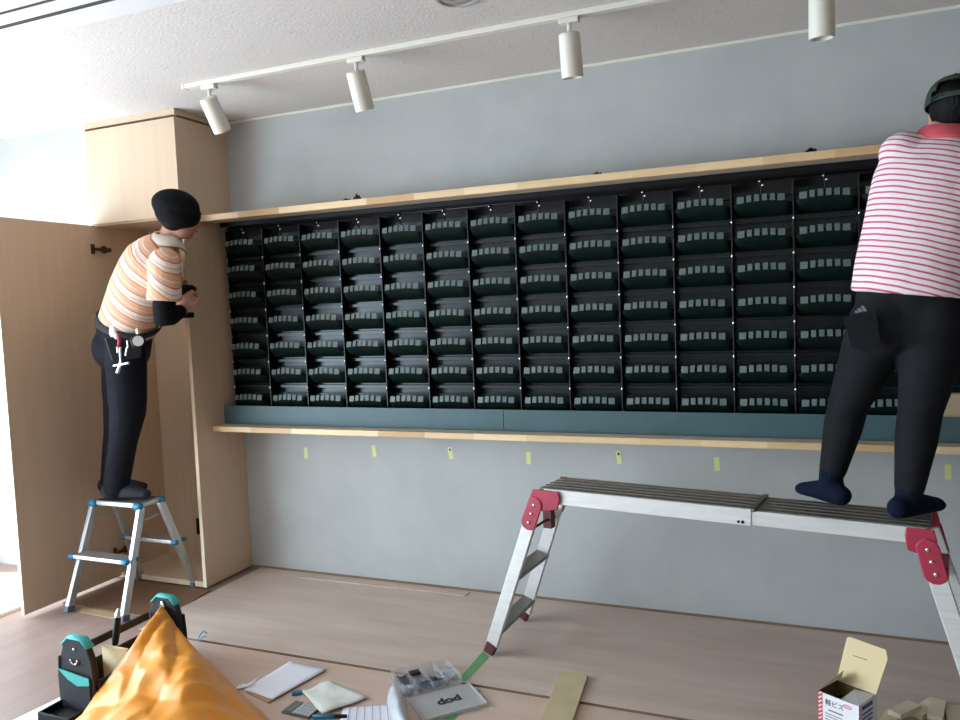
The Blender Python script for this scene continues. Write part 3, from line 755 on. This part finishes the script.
# offcuts
for k, (px, py, rz, l, lab) in enumerate(((889, 714, 1.25, .1, 'leftmost pale wood offcut of the loose heap at the bottom right'), (904, 709, .9, .12, 'pale wood offcut second from the left in the bottom right heap'),
                                           (925, 703, 1.0, .15, 'tallest pale wood offcut sticking out at the back of the bottom right heap'), (936, 709, 1.35, .14, 'pale wood offcut right of the tallest one in the heap'),
                                           (953, 711, 1.5, .15, 'pale wood offcut at the right photo edge of the heap'))):
    c = F(px, py, .02)
    o = obj('wood_offcut', B().box(-l/2, l/2, -.024, .024, 0, .018), M['offcut'], bevel=.001)
    o.location = (c.x, c.y-.02, .0008+(k % 2)*.0185); o.rotation_euler = (0, 0, rz)
    tag(o, lab, 'wood offcut', 'wood offcuts at the bottom right')

# ------------------------------------------------------------------ screw carton
HB = .160
a_, b_, c_ = atz(818, 691, HB), atz(859, 705, HB), atz(881, 697, HB)
ca = -.53; w_ = .141; d_ = .118
t = thing('screw_carton', 'open white screw carton with red border and raised cream flap', 'carton', (a_.x, a_.y, .0006), ca)
T_ = .002
obj('front_panel', B().box(0, w_, 0, T_, 0, HB), M['card'], t)
obj('right_panel', B().box(w_-T_, w_, T_, d_, 0, HB), M['card'], t)
obj('back_panel', B().box(0, w_-T_, d_-T_, d_, 0, HB), M['cardinside'], t)
obj('left_panel', B().box(0, T_, T_, d_-T_, 0, HB), M['cardinside'], t)
obj('bottom_panel', B().box(T_, w_-T_, T_, d_-T_, 0, .003), M['cardinside'], t)
fl_ = obj('raised_flap', B().prism([(.002, d_-.001, HB), (w_-.002, d_-.001, HB), (w_+.006, d_+.066, HB+.105), (w_-.006, d_+.078, HB+.13), (.01, d_+.078, HB+.135), (.0, d_+.076, HB+.13)], (0, .002, 0)), M['cardin'], t)
obj('slit', B().box(.035, .085, d_+.0495, d_+.0505, HB+.084, HB+.086), M['cardinside'], fl_)
obj('folded_flap', B().prism([(w_-.001, .003, HB), (w_-.001, d_-.004, HB), (w_-.07, d_-.012, HB-.005), (w_-.072, .012, HB-.012)], (0, 0, .0015)), mat('grey white carton inside', (196, 192, 192), .6), t)
obj('left_flap', B().prism([(0.001, .004, HB), (0.001, d_-.004, HB), (.03, d_-.004, HB+.045), (.046, .07, HB+.04)], (0, 0, .0015)), M['cardinside'], t)
b = B()
for k in range(90):
    p = V((random.uniform(.02, w_-.02), random.uniform(.02, d_-.02), random.uniform(.09, .12))); dd = V((random.uniform(-1, 1), random.uniform(-1, 1), random.uniform(-.4, .4))).normalized()*.015
    b.beam(p-dd, p+dd, .004, .004)
b.box(.006, w_-.006, .006, d_-.006, .0, .10)
o = obj('screw_pile', b, M['screw']); o.location = (a_.x, a_.y, .0045); o.rotation_euler = (0, 0, ca)
tag(o, 'heap of black screws inside the open white carton', 'screws', None, 'stuff')
fr = Matrix.Rotation(PI/2, 4, 'X')
text('printed_title', '軽ビス', .022, M['ink'], t, Matrix.Translation((.058, -.0006, HB-.028)) @ fr)
for k, (x, z, wd, ht) in enumerate(((.062, .105, .05, .005), (.055, .092, .06, .003), (.06, .083, .066, .003), (.05, .072, .05, .003), (.06, .056, .075, .008), (.06, .036, .07, .004))):
    obj('printed_line', B().box(x-wd/2, x+wd/2, -.0006, 0, z, z+ht), M['greyink'], t)
ov = [V((.102+.015*math.cos(2*PI*k/20), -.0006, HB-.017+.007*math.sin(2*PI*k/20))) for k in range(20)]
lg = obj('oval_mark', B().prism(ov, (0, .0004, 0)), M['redink'], t)
ov = [V((.102+.012*math.cos(2*PI*k/20), -.0009, HB-.017+.0045*math.sin(2*PI*k/20))) for k in range(20)]
obj('oval_field', B().prism(ov, (0, .0003, 0)), M['card'], lg)
obj('oval_bar', B().box(.094, .11, -.0012, -.0009, HB-.0185, HB-.0155), M['redink'], lg)
def border(nm, f):
    e = obj(nm, B().box(0, .016, -.0006, 0, 0, HB), M['redink'], t)
    e.matrix_local = f
    bb = B()
    for k in range(11):
        z = .006+k*.0145
        bb.box(.002, .008, -.001, -.0006, z, z+.006).box(.008, .014, -.001, -.0006, z+.006, z+.011)
    obj('border_pattern', bb, M['card'], e)
border('red_border', Matrix.Identity(4))
sd = Matrix.Translation((w_, 0, 0)) @ Matrix.Rotation(PI/2, 4, 'Z')
border('red_border', sd)
for k, z in enumerate((.138, .12, .105, .09, .075, .06)):
    e = obj('blue_band', B().box(.022, .09, -.0006, 0, z, z+(.014 if k == 0 else .007)), M['blueink'], t); e.matrix_local = sd
e = obj('blue_emblem', B().box(.024, .036, -.001, -.0006, .1395, .150), M['ink'], t); e.matrix_local = sd

# ================================================================== people
def basis(f, u=(0, 0, 1)):
    f = V(f).normalized(); u = V(u); r = f.cross(u).normalized(); u = r.cross(f)
    return Matrix((r, f, u)).transposed()          # columns: right, forward, up
def add_head(b, c, mt, s=1.0):
    c = V(c); P = lambda x, y, z: c + mt @ (V((x, y, z))*s)
    b.ball(P(0, -.012, .03), (.076*s, .094*s, .088*s), mt)
    b.ball(P(0, .02, -.03), (.064*s, .072*s, .086*s), mt)
    b.ball(P(0, .055, -.085), (.03*s, .028*s, .026*s), mt)
    b.tube([P(0, .088, .012), P(0, .104, -.012), P(0, .112, -.03), P(0, .092, -.038)], [.009*s, .012*s, .015*s, .012*s], n=10)
    for sx_ in (-1, 1):
        b.ball(P(sx_*.012, .096, -.034), .009*s, n=8)
        b.ball(P(sx_*.078, -.008, -.01), (.009*s, .019*s, .032*s), mt, n=10)
        b.ball(P(sx_*.03, .078, .026), (.02*s, .014*s, .008*s), mt, n=8)
    b.ball(P(0, .088, -.06), (.024*s, .01*s, .01*s), mt, n=8)
def face_parts(root, c, mt, s=1.0):
    c = V(c); P = lambda x, y, z: c + mt @ (V((x, y, z))*s)
    for sx_ in (-1, 1):
        obj('eye', B().ball(P(sx_*.031, .084, .008), (.012*s, .008*s, .007*s), mt, n=8), M['eye'], root, smooth=True)
        obj('eyebrow', B().tube([P(sx_*.014, .094, .03), P(sx_*.032, .09, .036), P(sx_*.05, .076, .03)], [.004]*3, n=6), M['hair'], root, smooth=True)
    obj('mouth', B().ball(P(0, .096, -.06), (.022*s, .006*s, .006*s), mt, n=8), M['lip'], root, smooth=True)
def add_hand(b, w, d, n, curl=(.5, .6, .5), right=True, s=1.0, thumb=.7):
    """palm and five fingers from wrist w along d, palm facing n"""
    w, d, n = V(w), V(d).normalized(), V(n); n = (n-n.dot(d)*d).normalized(); l = d.cross(n)*(1 if right else -1)   # l: towards the little finger
    mt = Matrix((l, d, n)).transposed()
    b.ball(w+d*.048*s, (.042*s, .052*s, .016*s), mt, n=12)
    b.tube([w-d*.01, w+d*.02*s], [(.028*s, .02*s), (.032*s, .019*s)], side=l, n=12)
    for k, (off, ln) in enumerate(((-.029, .074), (-.010, .082), (.010, .077), (.028, .060))):
        p = w+d*(.088-.006*abs(k-1.2))*s+l*off*s; pts = [w+d*.05*s+l*off*.8*s, p]; a = 0
        for seg, cu in zip((.45, .32, .25), curl):
            a += cu; p = p+(d*math.cos(a)+n*math.sin(a))*ln*seg*s; pts.append(p)
        b.tube(pts, [.0095*s, .0095*s, .009*s, .0085*s, .007*s], side=l, n=8)
    p0 = w+d*.025*s-l*.026*s; p1 = p0+(d*.5-l*.75+n*.35)*.036*s; p2 = p1+(d*.8-l*.15+n*thumb)*.03*s; p3 = p2+(d*.7+l*.25+n*thumb)*.024*s
    b.tube([p0, p1, p2, p3], [.013*s, .0115*s, .010*s, .0085*s], n=8)

# ---------------------------------------------------------------- man on the stool
t = thing('person', 'person in orange striped polo and black beanie leaning from the step stool', 'person', (-3.41, -.62, .5545))
root = t; inv = Matrix.Translation(-t.location)
def off(pts, o): return [p+V(o) for p in pts]
L0 = t.location.copy()
Q = lambda px, py, y: at(px, py, y)-L0
fwd = V((.5, .86, 0)); rgt = V((.86, -.5, 0))
hd = Q(181, 216, -.60); hm = basis((.22, .97, -.14), (.16, -.02, 1))
neck = Q(168, 237, -.61); chest = Q(154, 260, -.63); mid_ = Q(141, 290, -.64); waist = Q(130, 318, -.64); pelv = Q(122, 342, -.63)
shR = Q(165, 264, -.74); elR = Q(164, 319, -.76); wrR = Q(183, 310, -.62)
shL = Q(165, 258, -.50); elL = Q(168, 292, -.44); wrL = Q(180, 296, -.52)
hipR = Q(126, 350, -.69); knR = Q(128, 412, -.70); anR = Q(116, 478, -.665)
hipL = Q(121, 350, -.57); knL = Q(120, 402, -.55); anL = Q(112, 465, -.545)
anR.z = .085; anL.z = .085
b = B()
add_head(b, hd, hm, 1.0)
b.tube([neck-V((0, 0, .04)), neck.lerp(hd, .35), hd-V((0, 0, .04))], [.058, .054, .052])
b.tube([pelv, waist, mid_, chest, neck.lerp(chest, .35)], [(.14, .10), (.13, .095), (.14, .10), (.16, .105), (.08, .06)], side=rgt)
for s0, e0, w0, rgh in ((shR, elR, wrR, True), (shL, elL, wrL, False)):
    b.tube([s0, s0.lerp(e0, .5), e0, e0.lerp(w0, .4), w0], [.052, .046, .040, .040, .028])
add_hand(b, wrR, V((.1, .25, 1)), V((-.2, 1, .0)), (.9, .9, .6), True, 1.0)
add_hand(b, wrL, V((.25, -.1, .8)), V((.3, -.9, .1)), (.9, .9, .6), False, 1.0)
for h0, k0, a0 in ((hipR, knR, anR), (hipL, knL, anL)):
    b.tube([h0, h0.lerp(k0, .5), k0, k0.lerp(a0, .35), a0], [.082, .07, .055, .052, .036])
for a0, dr in ((anR, V((.93, .25, 0))), (anL, V((.9, .35, 0)))):
    dr.normalize(); g = V((a0.x, a0.y, .0))
    b.tube([g-dr*.05+V((0, 0, .035)), a0*1.0-V((0, 0, .03)), g+dr*.09+V((0, 0, .034)), g+dr*.16+V((0, 0, .024))], [(.032, .034), (.036, .05), (.042, .03), (.034, .02)], side=dr.cross(V((0, 0, 1))))
body = obj('body', b, M['skin'], t, remesh=.006, sm=5)
face_parts(t, hd, hm)
obj('hair', B().ball(hd + hm @ V((0, -.035, .0)), (.079, .082, .085), hm), M['hair'], t, smooth=True)
# beanie: slouchy, pulled down to the ears
bc = hd + hm @ V((0, -.020, .012))
bean = B().ball(bc, (.104, .116, .088), hm, n=24).ball(bc + hm @ V((-.006, -.014, .034)), (.114, .118, .082), hm, n=24)
obj('beanie', bean, M['knit'], t, remesh=.007, sm=6)
# polo shirt
ax = (neck-waist).normalized()
polo_m = stripes('orange striped polo', waist, (ax*.96+rgt*.28).normalized(), .088, ((0, (218, 168, 136)), (.27, (188, 112, 80)), (.32, (224, 208, 194)), (.47, (208, 156, 126)), (.51, (228, 214, 202)), (.72, (188, 112, 80)), (.77, (218, 172, 142)), (.95, (226, 206, 190))), wob=.012, wscale=8)
b = B()
hem = waist.lerp(pelv, .28)
b.tube([hem, waist, mid_.lerp(waist, .5), mid_, chest.lerp(mid_, .4), chest+V((0, 0, .0)), chest.lerp(neck, .5), neck.lerp(chest, .15)],
       [(.172, .15), (.17, .148), (.172, .152), (.178, .155), (.185, .152), (.182, .14), (.13, .105), (.07, .068)], side=rgt, n=28, round_ends=False)
for s0, e0 in ((shR, elR), (shL, elL)):
    b.ball(s0, .082).tube([s0+V((0, 0, .02)), s0.lerp(e0, .35), s0.lerp(e0, .68)], [.078, .080, .084], n=18, round_ends=False)
obj('polo_shirt', b, polo_m, t, remesh=.009, sm=8)
def collar(name, c, mtx, rows, m, parent):
    b = B(); R = []
    for rx, ry, z, dip in rows:
        R.append([c + mtx @ V((rx*math.cos(a), ry*math.sin(a), z-dip*max(0, math.sin(a))**2)) for a in [2*PI*k/28 for k in range(28)]])
    b.loft(R, cap=False); return obj(name, b, m, parent, smooth=True, solid=.004)
nm_ = basis(fwd, ax*.7+V((0, 0, .5)))
collar('collar', neck, nm_, ((.060, .060, .012, .02), (.066, .068, .018, .03), (.088, .088, -.018, .05), (.094, .094, -.03, .055)), M['collar_white'], t)
# black arm covers
for s0, e0, w0 in ((shR, elR, wrR), (shL, elL, wrL)):
    obj('arm_cover', B().tube([s0.lerp(e0, .55), s0.lerp(e0, .8), e0, e0.lerp(w0, .3), e0.lerp(w0, .85)], [.056, .055, .054, .05, .036], n=16), M['knit'], t, remesh=.008, sm=4)
# jeans
b = B()
b.tube([waist.lerp(pelv, .12), waist.lerp(pelv, .6), pelv-V((0, 0, .06))], [(.155, .125), (.165, .138), (.16, .135)], side=rgt, n=24)
b.ball(pelv-V((0, 0, .03))-fwd*.05, (.15, .1, .12), basis(fwd))
for h0, k0, a0, k_ in ((hipR, knR, anR, 1), (hipL, knL, anL, .97)):
    b.tube([h0+V((0, 0, .02)), h0.lerp(k0, .4), h0.lerp(k0, .8), k0, k0.lerp(a0, .4), k0.lerp(a0, .75), a0+V((-.005, 0, -.025))], [.105*k_, .1*k_, .096*k_, .09*k_, .072*k_, .070*k_, .066*k_], n=20)
obj('jeans', b, M['jean'], t, remesh=.009, sm=5)
for a0, dr in ((anR, V((.93, .25, 0))), (anL, V((.9, .35, 0)))):
    dr.normalize(); g = V((a0.x, a0.y, .0))
    obj('sock', B().tube([g-dr*.06+V((0, 0, .042)), g+V((0, 0, .05)), g+dr*.09+V((0, 0, .038)), g+dr*.17+V((0, 0, .026))], [(.036, .038), (.042, .048), (.047, .034), (.038, .024)], side=dr.cross(V((0, 0, 1)))), M['greysock'], t, remesh=.007, sm=3)
# belt and pouch
bc_ = waist.lerp(pelv, .10); bmx = basis(fwd, ax)
bl = [bc_ + bmx @ V((.181*math.cos(a), .160*math.sin(a), 0)) for a in [2*PI*k/28 for k in range(29)]]
obj('tool_belt', B().tube(bl, [(.018, .004)]*29, side=ax, n=8, round_ends=False), M['greenblack'], t, smooth=True)
pc = Q(124, 346, -.835)
PM = Matrix.Translation(pc) @ basis(V((.62, .68, 0))).to_4x4()
obj('belt_pouch', B().prism([PM @ V(p) for p in ((0.03, -.085, .05), (0.03, .085, .04), (0.03, .075, -.06), (0.03, -.06, -.07))], PM.to_3x3() @ V((.035, 0, 0))), M['nylon'], t, bevel=.008)
# tools hanging on the belt
def wt(name, px, py, y, lab, cat):
    return thing(name, lab, cat, at(px, py, y), 0)
vdir = (EYE-at(135, 345, -.85)).normalized(); VM = basis(vdir, (0, 0, 1))
o = wt('tape_measure', 138, 341, -.905, 'round silver tape measure hanging on the tool belt', 'tape measure')
obj('case', B().lathe([(.001, -.012), (.03, -.012), (.034, -.006), (.034, .006), (.03, .012), (.001, .012)], (0, 0, 0), VM @ Matrix.Rotation(-PI/2, 3, 'X'), 24), M['black'], o, smooth=True)
obj('dial', B().lathe([(.001, .0), (.025, .0), (.025, .0035), (.001, .0035)], vdir*.0115, VM @ Matrix.Rotation(-PI/2, 3, 'X'), 24), M['offwhite'], o)
obj('clip', B().box(-.006, .006, -.004, .004, .034, .06), M['ytape'], o)
o = wt('pliers', 117, 341, -.90, 'red handled cutters in the pouch of the tool belt', 'pliers')
obj('handle', B().tube([(-.014, 0, .03), (-.02, 0, 0), (-.01, 0, -.035)], [.008, .009, .006]), M['red'], o, smooth=True)
obj('handle', B().tube([(.01, 0, .03), (.016, 0, 0), (.004, 0, -.035)], [.008, .009, .006]), M['red'], o, smooth=True)
obj('head', B().tube([(-.003, 0, -.03), (-.003, 0, -.06)], [(.012, .005), (.005, .004)]), M['chrome'], o, smooth=True)
o = wt('ratchet', 121, 357, -.895, 'silver ratchet hanging below the tool belt pouch', 'ratchet')
obj('shaft', B().tube([(.0, 0, .045), (-.004, 0, -.035)], [.008, .006]).tube([(-.004, 0, -.03), (-.03, 0, -.075)], [.007, .009]), M['chrome'], o, smooth=True)
obj('cross_bar', B().tube([(-.05, 0, -.042), (.045, 0, -.03)], [.006, .007]), M['chrome'], o, smooth=True)
o = wt('white_roll', 113, 332, -.90, 'crumpled white rag tucked in the tool belt', 'rag')
obj('cloth', B().ball((0, 0, 0), (.022, .012, .032), n=10).ball((.016, 0, -.022), (.014, .01, .018), n=10), M['paper'], o, smooth=True)
o = wt('key_hook', 127, 345, -.90, 'chrome key hook on the tool belt beside the tape measure', 'hook')
obj('hook', B().tube([(.004, 0, .02), (.008, 0, -.005), (-.004, 0, -.02), (-.012, 0, -.05)], [.005]*4), M['chrome'], o, smooth=True)
# drill in his hands
hc = L0 + wrR + V((-.012, .035, .058))
o = thing('cordless_driver', 'black cordless driver held by the person on the stool', 'drill', hc)
ddir = V((-.12, .98, .08)).normalized()
obj('housing', B().tube([-ddir*.05, V((0, 0, 0)), ddir*.06], [.026, .03, .022], n=16), M['black'], o, smooth=True).location = (0, 0, .045)
obj('grip', B().tube([(0, 0, .03), (-.004, -.002, -.03), (-.006, -.004, -.07)], [(.018, .016)]*3), M['nylon'], o, smooth=True)
obj('battery', B().box(-.03, .018, -.03, .04, -.1, -.07), M['black'], o, bevel=.006)
obj('chuck', B().cyl(ddir*.06, ddir*.1, .014, .008), M['alu'], o, smooth=True).location = (0, 0, .045)

# ---------------------------------------------------------------- man on the platform
t = thing('person', 'person in pink striped shirt and green cap standing on the work platform', 'person', (.2, -.72, PZ))
L0 = t.location.copy()
fwd = V((.10, .99, 0)).normalized(); rgt = V((.99, -.10, 0)).normalized()
hd = Q(957, 113, -.57); hm = basis((.25, .95, -.10), (0, .12, 1))
neck = Q(944, 138, -.61); chest = Q(939, 178, -.64); mid_ = Q(927, 225, -.67); waist = Q(916, 268, -.69); pelv = Q(910, 312, -.69)
shL = Q(903, 153, -.64); shR = Q(992, 168, -.64); elL = shL + V((.05, .22, -.20)); wrL = elL + V((.10, .10, .12)); elR = shR+V((.06, .16, -.20)); wrR = elR + V((-.14, .16, .1))
hipL = Q(882, 325, -.68); knL = Q(848, 405, -.63); anL = Q(831, 478, -.665)
hipR = Q(936, 328, -.71); knR = Q(920, 412, -.75); anR = Q(908, 498, -.80)
tzL = -.006; tzR = -.006
b = B()
add_head(b, hd, hm, 1.0)
b.tube([neck-V((0, 0, .03)), neck.lerp(hd, .4), hd-V((0, 0, .03))], [.062, .058, .056])
b.tube([pelv, waist, mid_, chest, neck.lerp(chest, .3)], [(.15, .10), (.14, .095), (.155, .1), (.18, .105), (.08, .06)], side=rgt)
for s0, e0, w0 in ((shL, elL, wrL), (shR, elR, wrR)):
    b.tube([s0, s0.lerp(e0, .5), e0, e0.lerp(w0, .4), w0], [.055, .047, .041, .041, .028])
add_hand(b, wrL, V((.3, .8, .4)), V((.5, .1, -.8)), (.5, .6, .5), False)
add_hand(b, wrR, V((-.3, .8, .4)), V((-.5, .1, -.8)), (.5, .6, .5), True)
for h0, k0, a0 in ((hipL, knL, anL), (hipR, knR, anR)):
    b.tube([h0, h0.lerp(k0, .5), k0, k0.lerp(a0, .35), a0], [.085, .07, .054, .05, .036])
FD = ((anL, V((-.55, .66, 0))), (anR, V((.66, .75, 0))))
for a0, dr in FD:
    dr.normalize(); g = V((a0.x, a0.y, 0))
    b.tube([g-dr*.045+V((0, 0, .035)), g+V((0, 0, .05)), g+dr*.08+V((0, 0, .034)), g+dr*.14+V((0, 0, .024))], [(.03, .03), (.034, .045), (.038, .028), (.03, .018)], side=dr.cross(V((0, 0, 1))))
obj('body', b, M['skin'], t, remesh=.006, sm=5)
face_parts(t, hd, hm)
obj('hair', B().ball(hd + hm @ V((0, -.022, .02)), (.083, .1, .088), hm, n=20).ball(hd + hm @ V((0, -.04, -.03)), (.064, .058, .045), hm), M['hair'], t, remesh=.007, sm=3)
# cap with rear opening over black hair and strap
cp = B()
cc = hd + hm @ V((0, -.012, .035))
rows = []
for i in range(9):
    th = PI/2*i/8
    rows.append((math.cos(th), math.sin(th)))
NS = 32
vv = []
for ci, si in rows[:-1]:
    vv.append([cp.bm.verts.new(cc + hm @ V((.094*ci**.6*math.cos(2*PI*k/NS), .114*ci**.6*math.sin(2*PI*k/NS), .094*si-.012))) for k in range(NS)])
tp = cp.bm.verts.new(cc + hm @ V((0, 0, .084)))
for i in range(len(vv)-1):
    for k in range(NS):
        a = 2*PI*(k+.5)/NS
        if i in (1, 2, 3) and abs(a-1.5*PI) < (.78 - .14*(i-1)): continue      # the opening at the back
        cp.bm.faces.new((vv[i][k], vv[i][(k+1) % NS], vv[i+1][(k+1) % NS], vv[i+1][k]))
for k in range(NS): cp.bm.faces.new((vv[-1][k], vv[-1][(k+1) % NS], tp))
co = obj('cap', cp, M['cap'], t, smooth=True, solid=.004)
obj('strap', B().tube([cc + hm @ V((.096*math.cos(a), .112*math.sin(a), -.004)) for a in [1.5*PI-.75+k*1.5/10 for k in range(11)]], [(.010, .003)]*11, side=hm @ V((0, 0, 1)), n=8, round_ends=False), M['black'], co, smooth=True)
br = [cc + hm @ V((x, y, -.008-.25*(y-.09)-1.2*x*x)) for x, y in ((-.078, .06), (-.075, .13), (-.045, .165), (0, .175), (.045, .165), (.075, .13), (.078, .06))]
obj('visor', B().prism(br, hm @ V((0, 0, .005))), M['cap'], co)
obj('button', B().ball(cc + hm @ V((0, 0, .094)), .007, n=8), M['cap'], co, smooth=True)
# shirt
ax = (neck-waist).normalized()
tee_m = stripes('pink striped tee', waist, (ax + rgt*.10 - fwd*.05).normalized(), .0205, ((0, (243, 228, 231)), (.70, (202, 92, 110))), wob=.010, wscale=5)
b = B()
hem = waist.lerp(pelv, .62)
b.tube([hem, waist, waist.lerp(mid_, .5), mid_, mid_.lerp(chest, .5), chest, chest.lerp(neck, .45), neck.lerp(chest, .2), neck.lerp(chest, -.02)],
       [(.195, .15), (.193, .148), (.195, .148), (.198, .15), (.203, .15), (.204, .142), (.188, .118), (.11, .085), (.068, .07)], side=rgt, n=32, round_ends=False)
for s0, e0 in ((shL, elL), (shR, elR)):
    b.ball(s0, (.078, .078, .072)).tube([s0-(e0-s0)*.05, s0.lerp(e0, .3), s0.lerp(e0, .72)], [.075, .078, .08], n=18, round_ends=False)
    b.tube([s0+V((0, 0, .012)), neck.lerp(chest, .5)], [(.06, .062), (.07, .065)], side=(0, 1, 0), n=16)
obj('striped_shirt', b, tee_m, t, remesh=.009, sm=7)
collar('collar', neck, basis(fwd, ax*.7+V((0, 0, .4))), ((.066, .066, .034, .01), (.074, .074, .034, .012), (.094, .092, -.002, .02), (.1, .096, -.014, .02)), M['collar_red'], t)
# trousers
b = B()
b.tube([waist.lerp(pelv, .1), waist.lerp(pelv, .6), pelv-V((0, 0, .05))], [(.165, .12), (.178, .135), (.175, .135)], side=rgt, n=28)
b.ball(pelv-V((0, 0, .03))-fwd*.055+rgt*-.07, (.095, .09, .12), basis(fwd)).ball(pelv-V((0, 0, .03))-fwd*.055+rgt*.07, (.095, .09, .12), basis(fwd))
for h0, k0, a0 in ((hipL, knL, anL), (hipR, knR, anR)):
    b.tube([h0+V((0, 0, .02)), h0.lerp(k0, .3), h0.lerp(k0, .65), k0, k0.lerp(a0, .3), k0.lerp(a0, .62), k0.lerp(a0, .9)], [.106, .100, .084, .069, .067, .056, .047], n=22)
tro = obj('trousers', b, M['trouser'], t, remesh=.009, sm=5)
# back pocket with its pale three bar mark
pk = Q(862, 318, -.845); kn = (EYE-(pk+L0)).normalized(); KM = Matrix.Translation(pk) @ basis(-kn, (-.18, 0, 1)).to_4x4()
for k, (x, h_) in enumerate(((-.016, .008), (-.004, .014), (.009, .02))):
    pp = [V((x, 0, 0)), V((x+.010, 0, 0)), V((x+.010-h_*.35, 0, h_)), V((x-h_*.35, 0, h_))]
    obj('pocket_mark', B().prism([KM @ (p+V((0, .0, .02))) for p in pp], kn*.002), M['greyink'], tro)
obj('back_pocket', B().prism([KM @ V(p) for p in ((-.055, .004, .015), (.045, .004, .015), (.04, .004, -.09), (-.005, .004, -.115), (-.05, .004, -.09))], kn*.003), M['trouser'], tro, bevel=.002)
for a0, dr in FD:
    dr.normalize(); g = V((a0.x, a0.y, 0))
    obj('sock', B().tube([a0+V((0, 0, .03)), a0, g+V((0, 0, .06))], [.04, .042, .046], n=16).tube([g-dr*.055+V((0, 0, .042)), g+V((0, 0, .05)), g+dr*.08+V((0, 0, .038)), g+dr*.15+V((0, 0, .026))], [(.036, .036), (.041, .046), (.046, .033), (.036, .024)], side=dr.cross(V((0, 0, 1)))), M['sock'], t, remesh=.007, sm=3)

# ================================================================== light
wd_ = bpy.data.worlds.new('world'); S.world = wd_; wd_.use_nodes = True
bg = wd_.node_tree.nodes['Background']; bg.inputs[0].default_value = (.68, .85, 1.0, 1); bg.inputs[1].default_value = 12.5
def portal(name, loc, rot, sx_, sy_):
    l = bpy.data.lights.new(name, 'AREA'); l.shape = 'RECTANGLE'; l.size = sx_; l.size_y = sy_; l.cycles.is_portal = True
    o = bpy.data.objects.new(name, l); COL.objects.link(o); o.location = loc; o.rotation_euler = rot
portal('window_portal', (XL-.13, (WY0+WY1)/2, (WZ0+WZ1)/2), (0, -PI/2, 0), WZ1-WZ0, WY1-WY0)
sl = bpy.data.lights.new('sun', 'SUN'); sl.energy = 44; sl.angle = .02; sl.color = (1, .94, .84)
so = bpy.data.objects.new('sun', sl); COL.objects.link(so); so.location = (-8, -2, 6)
so.rotation_euler = V((.42, .15, -.9)).to_track_quat('-Z', 'Y').to_euler()
S.view_settings.view_transform = 'Standard'; S.view_settings.look = 'None'; S.view_settings.gamma = 1; S.view_settings.use_curve_mapping = False
S.view_settings.exposure = 0.08
S.cycles.use_denoising = True
S.cycles.max_bounces = 8
S.cycles.diffuse_bounces = 5
S.cycles.sample_clamp_indirect = 8
